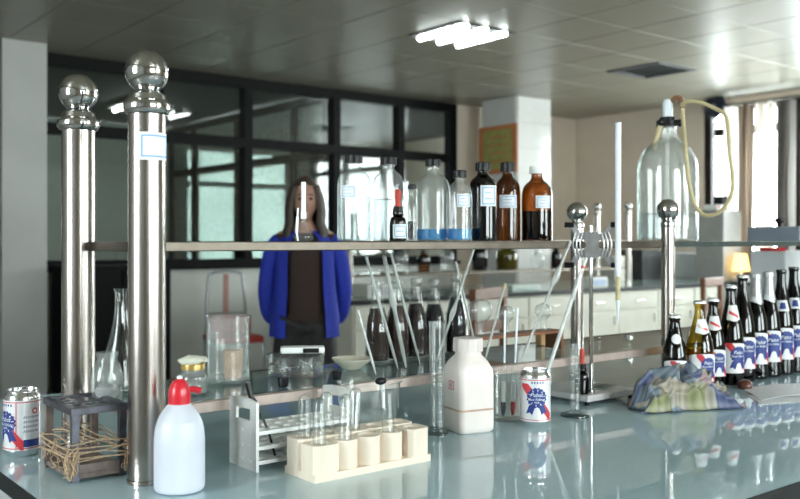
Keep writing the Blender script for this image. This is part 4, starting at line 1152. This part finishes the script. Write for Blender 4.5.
beer(699.6, 300, .0385, .252, YELG, 'pale yellow clear-glass beer bottle among the dark ones', 'shield', v=1.422, beerm=YBEER, emb=.35)
beer(713.2, 299, .0335, .252, BEERG, 'dark beer bottle with silver cap right behind the yellow one', 'shield', v=1.455, emb=.2)
beer(730.8, 286, .0355, .288, BEERG, 'dark beer bottle with white neck shield, fourth from the left', 'shield', v=1.442, emb=.35)
beer(742.6, 277, .0358, .315, BEERG, 'tall dark beer bottle with plain neck and silver cap', 'none', v=1.455, emb=.2)
beer(755.2, 275, .0358, .318, BEERG, 'tall beer bottle with silver foil neck, left of the two foiled ones', 'foil', v=1.460, capped=False, labz=(.15, .42))
beer(768.3, 275, .0362, .322, BEERG, 'tall beer bottle with silver foil neck, right of the two foiled ones', 'foil', v=1.460, capped=False, labz=(.15, .42))
beer(781.2, 274, .0362, .330, BEERG, 'tall uncapped dark beer bottle next to the right foiled one', 'low', v=1.460, capped=False, labz=(.15, .42))
beer(793.6, 273, .0362, .337, BEERG, 'tall uncapped dark beer bottle second from the right edge', 'low', v=1.460, capped=False, labz=(.15, .42))
beer(806.2, 273, .0362, .345, BEERG, 'dark beer bottle cut by the right edge of the picture', 'low', v=1.460, capped=False, labz=(.15, .42))
p = at(746, 379, B); 
tag(obj('rubber_stopper', lat([(0, 0), (.020, 0, .003), (.021, .012, .006), (.014, .024, .008), (0, .027)], 22), mat('red_brown_rubber', (.10, .03, .02), .3, 0, .2, 30), loc=(onv(745, 1.375), 1.375, B)), 'red-brown dome-shaped rubber stopper before the beer bottles', 'stopper')

# crumpled cloth ---------------------------------------------------
def cloth_mat():
    m, t, out = nt('plaid_rag_cloth'); p_ = t.nodes.new('ShaderNodeBsdfPrincipled'); p_.inputs['Roughness'].default_value = .9
    uv = t.nodes.new('ShaderNodeUVMap'); sp = t.nodes.new('ShaderNodeSeparateXYZ'); L(t, uv.outputs[0], sp.inputs[0])
    vo = t.nodes.new('ShaderNodeTexVoronoi'); vo.inputs['Scale'].default_value = 7; L(t, uv.outputs[0], vo.inputs['Vector'])
    r = t.nodes.new('ShaderNodeValToRGB'); r.color_ramp.interpolation = 'CONSTANT'
    sep = t.nodes.new('ShaderNodeSeparateColor'); L(t, vo.outputs['Color'], sep.inputs[0])
    cols = [(0, (.30, .28, .23)), (.22, (.13, .17, .22)), (.40, (.24, .25, .12)), (.55, (.34, .21, .23)), (.72, (.06, .08, .18)), (.84, (.33, .29, .22))]
    while len(r.color_ramp.elements) < len(cols): r.color_ramp.elements.new(.5)
    for e, (pos, c) in zip(r.color_ramp.elements, cols): e.position = pos; e.color = c+(1,)
    L(t, sep.outputs[0], r.inputs[0])
    wv = t.nodes.new('ShaderNodeTexWave'); wv.inputs['Scale'].default_value = 5; L(t, uv.outputs[0], wv.inputs['Vector'])
    wv2 = t.nodes.new('ShaderNodeTexWave'); wv2.bands_direction = 'Y'; wv2.inputs['Scale'].default_value = 5; L(t, uv.outputs[0], wv2.inputs['Vector'])
    mx = t.nodes.new('ShaderNodeMix'); mx.data_type = 'RGBA'; mx.blend_type = 'MULTIPLY'; mx.inputs[0].default_value = .35
    L(t, r.outputs[0], mx.inputs[6]); L(t, wv.outputs[0], mx.inputs[7])
    m2 = t.nodes.new('ShaderNodeMix'); m2.data_type = 'RGBA'; m2.blend_type = 'ADD'; m2.inputs[0].default_value = .10
    L(t, mx.outputs[2], m2.inputs[6]); L(t, wv2.outputs[0], m2.inputs[7]); L(t, m2.outputs[2], p_.inputs['Base Color'])
    n = t.nodes.new('ShaderNodeTexNoise'); n.inputs['Scale'].default_value = 90; L(t, uv.outputs[0], n.inputs['Vector'])
    b = t.nodes.new('ShaderNodeBump'); b.inputs['Strength'].default_value = .4; b.inputs['Distance'].default_value = .003; L(t, n.outputs[0], b.inputs['Height']); L(t, b.outputs[0], p_.inputs['Normal'])
    L(t, p_.outputs[0], out.inputs[0]); return m
def rag(loc, label):
    bm = bmesh.new(); uvl = bm.loops.layers.uv.new('UVMap'); N, Mm = 90, 60; G = []
    for i in range(N+1):
        row = []
        for j in range(Mm+1):
            a, b = i/N*2-1, j/Mm*2-1
            q = Vector((a*1.6, b*1.6, 3.1))
            x = a*.145+.022*noise.noise(q*1.7+Vector((5, 0, 0))); y = b*.068+.018*noise.noise(q*1.9+Vector((0, 7, 0)))
            e = max(abs(a), abs(b)); dome = max(0, 1-(a*.95+.12)**2*1.0)*max(0, 1-b*b)
            tail = max(0, 1-((a-.2)/.9)**2)
            rid = 1-abs(noise.noise(q*1.5+Vector((.3*b, 0, 1))))*2.0
            rid2 = 1-abs(noise.noise(Vector((a*4.2+b*1.6, b*2.0-a, 4.7))))*2.0
            hgt = .095*dome**.6*(.62+.38*(1 if a < .35 else max(.1, 1-(a-.35)*1.5)))
            z = .004+hgt*(.55+.28*rid+.30*rid2)+.012*abs(noise.noise(q*4))*(1-e**4)
            # edges roll over
            x += .018*rid2*(1-e*.6); y -= .014*rid*(1-e*.5)
            z *= 1-max(0, e-.86)/.14
            row.append((bm.verts.new((x, y, max(.003, z))), (i/N, j/Mm)))
        G.append(row)
    for i in range(N):
        for j in range(Mm):
            c = (G[i][j], G[i+1][j], G[i+1][j+1], G[i][j+1]); f = bm.faces.new([k[0] for k in c])
            for lp, k in zip(f.loops, c): lp[uvl].uv = k[1]
    o = obj('cleaning_rag', bm, cloth_mat(), loc=loc, angle=180)
    sm = o.modifiers.new('thickness', 'SOLIDIFY'); sm.thickness = .0025; sm.offset = 1
    return tag(o, label, 'cloth')
r0 = rag((onv(681, 1.33), 1.33, B+.0012), 'crumpled multicoloured plaid cloth before the beer bottles')
r0.rotation_euler = (0, 0, -.42)
# rolled edge of the rag lying over its left end
o = obj('rolled_hem', tub([(-.135, .0, .006), (-.128, -.03, .012), (-.112, -.045, .022), (-.100, -.020, .045), (-.088, .02, .060)], .008, 10, n=6), mat('pale_hem', (.42, .38, .34), .9, 0, .25, 60, .3), r0)
# papers -----------------------------------------------------------
PAPER = mat('white_paper', (.78, .79, .80), .6, 0, .02, 30)
def sheet(pts, label, lift, name='paper_sheet'):
    P_ = [at(x, y, B) for x, y in pts]; cx = sum(a for a, _ in P_)/4; cy = sum(b for _, b in P_)/4
    bm = bmesh.new(); n = 8; G = []
    for k in range(2):
        gg = []
        for i in range(n+1):
            row = []
            for j in range(n+1):
                s, q = i/n, j/n
                a = [(P_[0][d]*(1-s)+P_[1][d]*s)*(1-q)+(P_[3][d]*(1-s)+P_[2][d]*s)*q for d in (0, 1)]
                z = lift*(math.sin(PI*s)*.5+.3*q)+.0006+k*.0008
                row.append(bm.verts.new((a[0]-cx, a[1]-cy, z)))
            gg.append(row)
        G.append(gg)
        for i in range(n):
            for j in range(n): bm.faces.new((gg[i][j], gg[i+1][j], gg[i+1][j+1], gg[i][j+1]))
    for i in range(n):
        for a, b in (((i, 0), (i+1, 0)), ((i, n), (i+1, n)), ((0, i), (0, i+1)), ((n, i), (n, i+1))):
            bm.faces.new((G[0][a[0]][a[1]], G[0][b[0]][b[1]], G[1][b[0]][b[1]], G[1][a[0]][a[1]]))
    return tag(obj(name, bm, PAPER, loc=(cx, cy, B), angle=60), label, 'paper', 'papers at the right of the bench')
sheet(((743, 389), (814, 384), (822, 397), (762, 402)), 'upper folded white paper at the right edge of the bench', .012)
sheet(((748, 396), (762, 405), (826, 400), (806, 392)), 'lower white paper peeping out under the folded one', .001)

# ================================================================== person
SKIN = mat('skin', (.36, .20, .145), .5, 0, .05, 20, sss=.1); HAIR = mat('brown_hair', (.040, .024, .015), .6, 0, .3, 60, .3, stretch=(6, 6, .6))
JACK = mat('royal_blue_cardigan', (.008, .024, .30), .8, 0, .15, 60, .3); TOPM = mat('dark_brown_top', (.026, .012, .009), .85, 0, .2, 60); TROU = mat('black_trousers', (.012, .011, .012), .75, 0, .2, 50)
EYE = mat('dark_eye', (.02, .015, .012), .2); LIP = mat('lips', (.42, .18, .16), .5)
def skin(verts, edges, radii, subdiv=2, root=0):
    me = bpy.data.meshes.new('tmp'); me.from_pydata(verts, edges, [])
    o = bpy.data.objects.new('tmp', me); C.objects.link(o)
    mo = o.modifiers.new('s', 'SKIN'); mo.use_smooth_shade = True
    for k, d in enumerate(me.skin_vertices[0].data):
        r_ = radii[k]; d.radius = r_ if isinstance(r_, tuple) else (r_, r_); d.use_root = (k == root)
    sb = o.modifiers.new('d', 'SUBSURF'); sb.levels = subdiv; sb.render_levels = subdiv
    dg = bpy.context.evaluated_depsgraph_get(); out = bpy.data.meshes.new_from_object(o.evaluated_get(dg))
    bpy.data.objects.remove(o); bpy.data.meshes.remove(me)
    bm = bmesh.new(); bm.from_mesh(out); bpy.data.meshes.remove(out); return bm
def remesh(bm, vox):
    me = bpy.data.meshes.new('tmp'); bm.to_mesh(me); bm.free(); o = bpy.data.objects.new('tmp', me); C.objects.link(o)
    r_ = o.modifiers.new('r', 'REMESH'); r_.mode = 'VOXEL'; r_.voxel_size = vox; r_.use_smooth_shade = True
    s_ = o.modifiers.new('sm', 'SMOOTH'); s_.iterations = 3; s_.factor = .5
    dg = bpy.context.evaluated_depsgraph_get(); out = bpy.data.meshes.new_from_object(o.evaluated_get(dg))
    bpy.data.objects.remove(o); bm = bmesh.new(); bm.from_mesh(out); bpy.data.meshes.remove(out); return bm
def join(a, b):
    me = bpy.data.meshes.new('j'); b.to_mesh(me); b.free(); a.from_mesh(me); bpy.data.meshes.remove(me); return a
def person():
    u, v = 2.385, 3.745
    t = thing('person', 'person in open blue cardigan over dark clothes standing behind the bench', 'person', (u, v, 0), facing(u, v))
    V = [(0, 0, .84), (0, -.005, .95), (0, -.01, 1.07), (0, 0, 1.20), (0, .01, 1.285), (0, .005, 1.335), (0, -.01, 1.39)]
    E = [(0, 1), (1, 2), (2, 3), (3, 4), (4, 5), (5, 6)]
    Rd = [(.15, .11), (.135, .10), (.125, .095), (.135, .10), (.09, .07), (.048, .05), (.045, .05)]
    def add(p_, par, r_): V.append(p_); E.append((par, len(V)-1)); Rd.append(r_); return len(V)-1
    for s_ in (-1, 1):
        a = add((s_*.09, 0, .78), 0, (.095, .10)); a = add((s_*.10, -.005, .47), a, .068); a = add((s_*.105, .01, .28), a, .055); a = add((s_*.108, .015, .08), a, .036)
        a = add((s_*.115, -.05, .035), a, (.04, .035)); add((s_*.125, -.14, .025), a, (.036, .022))
        a = add((s_*.15, .012, 1.27), 4, .058); a = add((s_*.185, .02, 1.20), a, .048); a = add((s_*.215, .045, 1.02), a, .040); a = add((s_*.205, .09, .90), a, .034); a = add((s_*.15, .15, .83), a, .024)
        h = add((s_*.11, .165, .81), a, (.022, .030))
        for k in range(4):
            f = add((s_*(.075), .160+.010*k-.005, .800-.016*(k-1.5)), h, .010); f = add((s_*.04, .158+.008*k, .795-.014*(k-1.5)), f, .0088); add((s_*(.015+.004*(k in (0, 3))), .150+.008*k, .798-.013*(k-1.5)), f, .0078)
        f = add((s_*.10, .145, .835), h, .010); add((s_*.075, .14, .85), f, .009)
    bm = skin(V, E, Rd)
    hd = bmesh.new(); ell(hd, (0, -.015, 1.462), .072, .088, .105, 24, 18)
    for v_ in hd.verts:
        if v_.co.z < 1.44 : k = (1.44-v_.co.z)/.085; v_.co.x *= 1-.30*k; v_.co.y = v_.co.y*(1-.1*k)-.008*k
    ell(hd, (0, -.104, 1.452), .013, .018, .020, 10, 8); ell(hd, (0, -.096, 1.470), .009, .014, .024, 10, 8)
    for s_ in (-1, 1): ell(hd, (s_*.073, .0, 1.455), .010, .018, .028, 10, 8)
    ell(hd, (0, -.085, 1.378), .026, .020, .018, 10, 8)
    bm = remesh(join(bm, hd), .011)
    for f in bm.faces:
        c = f.calc_center_median()
        f.material_index = 0 if (c.z > 1.30 or (c.y > .125 and c.z < .88 and abs(c.x) < .17)) else (1 if c.z > .88 else 2)
    b = obj('body', bm, [SKIN, TOPM, TROU], t, angle=180)
    for s_ in (-1, 1): obj('eye', ell(bmesh.new(), (s_*.030, -.092, 1.468), .012, .008, .007, 12, 8), EYE, t); obj('eyebrow', tub([(s_*.016, -.098, 1.486), (s_*.032, -.096, 1.490), (s_*.046, -.086, 1.486)], .003, 6), HAIR, t)
    obj('mouth', ell(bmesh.new(), (0, -.092, 1.414), .021, .010, .006, 12, 8), LIP, t)
    t.scale = (.84, .9, 1)
    # hair: cap and long lengths down to the shoulders
    bm = bmesh.new(); ell(bm, (0, .006, 1.482), .084, .094, .104, 24, 18)
    bmesh.ops.delete(bm, geom=[q for q in bm.verts if q.co.y < -.040 and q.co.z < 1.525 and abs(q.co.x) < .075], context='VERTS')
    for s_ in (-1, 1):
        for k in range(5):
            x = s_*(.070+.006*(k % 3)); y = -.045+.028*k
            tube(bm, smooth_path([(x*.8, y, 1.53), (x*1.08, y-.004, 1.47), (x*(1.22+.06*(k % 2)), y, 1.41), (x*1.18, y-.010, 1.35), (x*(1.40+.1*(k % 2)), y-.012, 1.30), (x*1.25, y-.012, 1.24+.02*(k % 2))], 4), .021, 8, radii=None)
    for k in range(5): tube(bm, smooth_path([(-.05+.025*k, .085, 1.50), (-.055+.027*k, .095, 1.40), (-.06+.03*k, .085, 1.28)], 4), .022, 8)
    obj('hair', bm, HAIR, t, angle=120)
    # clothing
    Vt = [(0, 0, .80), (0, -.005, .97), (0, -.01, 1.08), (0, 0, 1.20), (0, .008, 1.282), (.12, .012, 1.272), (-.12, .012, 1.272)]
    Rt = [(.162, .122), (.147, .112), (.137, .107), (.147, .112), (.085, .078), .062, .062]
    obj('brown_top', skin(Vt, [(0, 1), (1, 2), (2, 3), (3, 4), (4, 5), (4, 6)], Rt), TOPM, t, angle=180)
    Vl = [(0, 0, .98)]; El = []; Rl = [(.140, .100)]
    for s_ in (-1, 1):
        n0 = len(Vl); Vl += [(s_*.092, 0, .78), (s_*.102, -.005, .47), (s_*.107, .012, .10)]; El += [(0, n0), (n0, n0+1), (n0+1, n0+2)]; Rl += [(.108, .112), .085, .078]
    obj('trousers', skin(Vl, El, Rl), TROU, t, angle=180)
    for s_ in (-1, 1):
        bm = ell(bmesh.new(), (s_*.118, -.07, .035), .047, .125, .036, 16, 10)
        for q in bm.verts: q.co.z = max(q.co.z, 0)
        obj('shoe', bm, BLACKP, t)
    # open cardigan: back and two front panels, plus sleeves
    bm = bmesh.new(); n = 40; rows = [(.80, .205, .160), (.90, .200, .158), (1.02, .185, .150), (1.14, .180, .148), (1.22, .178, .142), (1.28, .150, .118), (1.315, .085, .085)]
    G = []
    for side in (0, 1):
        gg = []
        for z, a, b in rows:
            op = .62 if z < 1.2 else .62-.15*(z-1.2)/.1
            row = []
            for k in range(n+1):
                an = -PI/2+op+(2*PI-2*op)*k/n
                w_ = 1+.03*math.sin(an*9+z*6)*(z < 1.15)
                f = 1-.03*side
                row.append(bm.verts.new((a*w_*f*math.cos(an), b*w_*f*math.sin(an)+.005, z)))
            gg.append(row)
        G.append(gg)
        for r_a, r_b in zip(gg, gg[1:]):
            for k in range(n): bm.faces.new((r_a[k], r_a[k+1], r_b[k+1], r_b[k]))
    for i in range(len(rows)-1):
        for k in (0, n): bm.faces.new((G[0][i][k], G[0][i+1][k], G[1][i+1][k], G[1][i][k]))
    for k in range(n):
        for i in (0, len(rows)-1): bm.faces.new((G[0][i][k], G[0][i][k+1], G[1][i][k+1], G[1][i][k]))
    jk = obj('cardigan', bm, JACK, t, angle=60)
    for s_ in (-1, 1):
        sl = skin([(s_*.12, .010, 1.275), (s_*.172, .014, 1.235), (s_*.200, .025, 1.17), (s_*.226, .045, 1.02), (s_*.214, .085, .91), (s_*.175, .125, .858)], [(k, k+1) for k in range(5)], [.062, .068, .064, .058, .054, .046])
        obj('sleeve', sl, JACK, jk, angle=180)
person()

# ================================================================== second bench and what stands on it
CREAM = mat('cream_cupboard_paint', (.60, .58, .50), .45, 0, .05, 8)
T2 = mat('pale_green_bench_glass', (.30, .40, .37), .15, 0, .1, 6, coat=.6)
B2U0 = onv(352, 5.1)
bench('cream lab bench farther back with pale green top', B2U0, 8.4, 5.1, 6.3, B, T2, CREAM, 8)
rk = thing('reagent_rack', 'reagent shelf with ball-topped posts on the farther bench', 'shelf', (0, 0, B))
for xx, yy in ((onv(597, 5.85), 5.85), (onv(628, 5.55), 5.55), (B2U0+.3, 5.55), (B2U0+.3, 5.85)):
    o = obj('post', lat([(0, 0), (.03, 0), (.03, .68, .004), (.036, .69, .004), (.036, .71, .004), (.014, .73), (0, .73)], 20), STEEL, rk, (xx, yy, 0))
    obj('ball_finial', ell(bmesh.new(), (0, 0, .76), .04, .04, .04, 20, 12), CHROME, o)
    if xx < 5: o.scale = (.8, .8, .535)
x1 = onv(628, 5.55)
for z in (.16, .42):
    obj('glass_shelf', bbox(B2U0+.3, x1, 5.56, 5.84, z-.01, z, .002), GLSHELF, rk, smooth=False)
    for y in (5.55, 5.85): obj('shelf_rail', bbox(B2U0+.3, x1, y-.01, y+.01, z-.02, z, .002), RAILM, rk, smooth=False)
def far_bottle(px_, v_, z, r, h, gm, label, capm=BLACKP, lm=None, fill=.6, nk=.4, name='reagent_bottle'):
    u_ = onv(px_, v_)
    t_ = thing(name, label, 'bottle', (u_, v_, z), facing(u_, v_), 'bottles on the farther bench')
    obj('glass_body', lat(rpts(r, h*.64, r*nk, h-.005, h*.18), 20), gm, t_)
    if lm: obj('liquid', lat(liq(r, h*fill), 20), lm, t_)
    cap(t_, r*nk+.003, h-.03, .03, capm, False)
YG = glass('yellow_green_glass', (.55, .50, .12), (.2, .18, .03), .06, 1.6)
Z2, Z2L, Z2U = B, B+.161, B+.421
far_bottle(480, 5.70, Z2L, .07, .24, AMBD, 'black-brown bottle on the farther bench left of the yellow one', lm=DARKL)
far_bottle(507, 5.70, Z2L, .10, .22, YG, 'wide yellow-green bottle on the farther bench', lm=mat('olive_liquid', (.16, .14, .03), .3))
far_bottle(401, 5.70, Z2L, .06, .20, GLB, 'clear bottle on the farther bench above the leftmost cola bottle')
far_bottle(424, 5.70, Z2L, .05, .18, AMB, 'small amber bottle on the farther bench left of the black-brown one')
far_bottle(447, 5.70, Z2L, .06, .22, GLB, 'clear white-capped bottle on the farther bench', capm=WHITEP)
far_bottle(538, 5.70, Z2L, .06, .17, GLB, 'short clear bottle on the farther bench right of the yellow one', capm=WHITEP)
far_bottle(556, 5.70, Z2L, .05, .20, AMBD, 'slim brown bottle on the farther bench behind the post')
def far_box(px_, v_, z, w_, d_, h_, col, label, name='box', cat='box', front=None):
    u_ = onv(px_, v_); m = mat('box_'+label[:14].replace(' ', '_'), col, .5, 0, .06, 15)
    t_ = thing(name, label, cat, (u_, v_, z))
    obj('case', bbox(-w_/2, w_/2, -d_/2, d_/2, 0, h_, .008), m, t_, smooth=False)
    if front: obj('front_panel', bbox(-w_*.38, w_*.38, -d_/2-.006, -d_/2, h_*.2, h_*.8, .003), mat('panel_'+label[:12].replace(' ', '_'), front, .4), t_, smooth=False)
    return t_
far_box(376, 5.32, B, .30, .2, .10, (.55, .55, .50), 'flat pale box at the left end of the farther bench', 'carton', front=(.4, .4, .42))
far_box(520, 5.28, B, .34, .16, .05, (.50, .56, .52), 'flat pale green tray on the front of the farther bench', 'tray', 'tray', front=(.4, .46, .43))
far_box(590, 5.3, B, .26, .2, .09, (.60, .60, .58), 'low white carton on the farther bench behind the burette', 'carton', front=(.30, .35, .5))
far_box(642, 6.0, B, .42, .32, .32, (.02, .02, .022), 'black square instrument on the farther bench', 'instrument', 'instrument', front=(.008, .008, .01))
far_box(612, 6.0, B, .28, .3, .26, (.58, .55, .50), 'beige box left of the black instrument', 'carton', front=(.5, .47, .42))
far_box(689, onu(687, 8.66)+.12, B, .36, .44, .28, (.56, .58, .60), 'long white-grey instrument right of the black one', 'instrument', 'instrument', front=(.46, .48, .52))
# wall bench under the windows with instruments
bench('narrow grey wall bench under the curtained windows', 8.4, 8.93, 2.0, 6.9, B, T2, BODYG, 2)
far_box(718, onu(718, 8.7), B, .34, .34, .74, (.34, .33, .32), 'tall grey instrument before the window left of the curtains', 'instrument', 'instrument')
v_ = onu(718, 8.7); q = thing('desk_phone', 'small dark device with red light on the tall grey instrument', 'device', (onv(718, v_), v_, B+.742))
obj('body', bbox(-.14, .02, -.08, .08, 0, .06, .01), WHITEP, q, smooth=False); obj('screen', bbox(.0, .12, -.05, .06, .0, .16, .01), BLACKP, q, smooth=False); obj('red_key', bbox(-.13, -.09, -.085, -.07, .02, .05, .004), REDPL, q, smooth=False)
v_ = onu(741, 8.70)
t = thing('bench_lamp', 'small lit yellow lamp on the wall bench below the curtains', 'lamp', (8.70, v_, B))
obj('base', lat([(0, 0), (.09, 0, .01), (.09, .03, .01), (.02, .05), (.015, .10), (0, .10)], 20), PLATE, t)
obj('shade', lat([(.09, .10), (.06, .28), (.055, .28), (.085, .10)], 20), emit('warm_lamp_shade', (1, .62, .18), 1.6), t)

# wooden chairs -----------------------------------------------------
def chair(px_, v_, label, hh=.95, ww=.40, rz=0.0):
    u_ = onv(px_, v_); t_ = thing('wooden_chair', label, 'chair', (u_, v_, 0), rz, 'brown wooden chairs')
    a = ww/2
    for sx_ in (-1, 1):
        obj('leg', bbox(sx_*a-.018, sx_*a+.018, -.20, -.164, 0, .44, .003), WOODBR, t_, smooth=False)
        obj('back_leg', bbox(sx_*a-.018, sx_*a+.018, .164, .20, 0, hh, .003), WOODBR, t_, smooth=False)
    obj('seat', bbox(-a-.02, a+.02, -.22, .20, .44, .465, .006), WOODBR, t_, smooth=False)
    obj('top_rail', bbox(-a-.02, a+.02, .16, .205, hh-.07, hh, .006), WOODBR, t_, smooth=False)
    obj('back_slat', bbox(-a, a, .172, .192, hh-.26, hh-.19, .003), WOODBR, t_, smooth=False)
    for y in (-.18, .18): obj('stretcher', bbox(-a, a, y-.01, y+.01, .2, .225, .002), WOODBR, t_, smooth=False)
chair(462, 4.0, 'brown wooden chair behind the upturned flasks', .99, .36, PI+.3)
chair(690, 4.3, 'brown wooden chair behind the beer bottles', .97, .36, PI+.2)
# metal chair with red seat by the low wall
v_ = 6.6; u_ = onv(233, v_)
t = thing('metal_chair', 'wire-backed metal chair with red pads before the low wall', 'chair', (u_, v_, 0), facing(u_, v_)+.3)
CG = mat('chair_grey_tube', (.30, .32, .33), .35, .7, .1, 30); CR = mat('red_vinyl', (.48, .045, .03), .45, 0, .1, 30)
obj('back_frame', tub([(-.19, .18, .0), (-.18, .18, .45), (-.15, .2, .90), (-.11, .2, 1.00), (.11, .2, 1.00), (.15, .2, .90), (.18, .18, .45), (.19, .18, .0)], .012, 10, n=5), CG, t)
obj('front_frame', tub([(-.19, -.2, .0), (-.19, -.19, .44), (-.19, .18, .46), ], .012, 10, n=3), CG, t)
obj('front_frame', tub([(.19, -.2, .0), (.19, -.19, .44), (.19, .18, .46), ], .012, 10, n=3), CG, t)
obj('seat', bbox(-.2, .2, -.2, .2, .445, .50, .015), CR, t, smooth=False)
obj('back_bar', tub([(-.155, .195, .66), (.155, .195, .66)], .010, 8), CG, t)
obj('back_pad', bbox(-.17, .21, .165, .20, .50, .64, .01), CR, t, smooth=False)
obj('back_splat', bbox(-.022, .022, .188, .206, .64, .99, .004), mat('pink_splat', (.45, .22, .18), .5, 0, .1, 30), t, smooth=False)
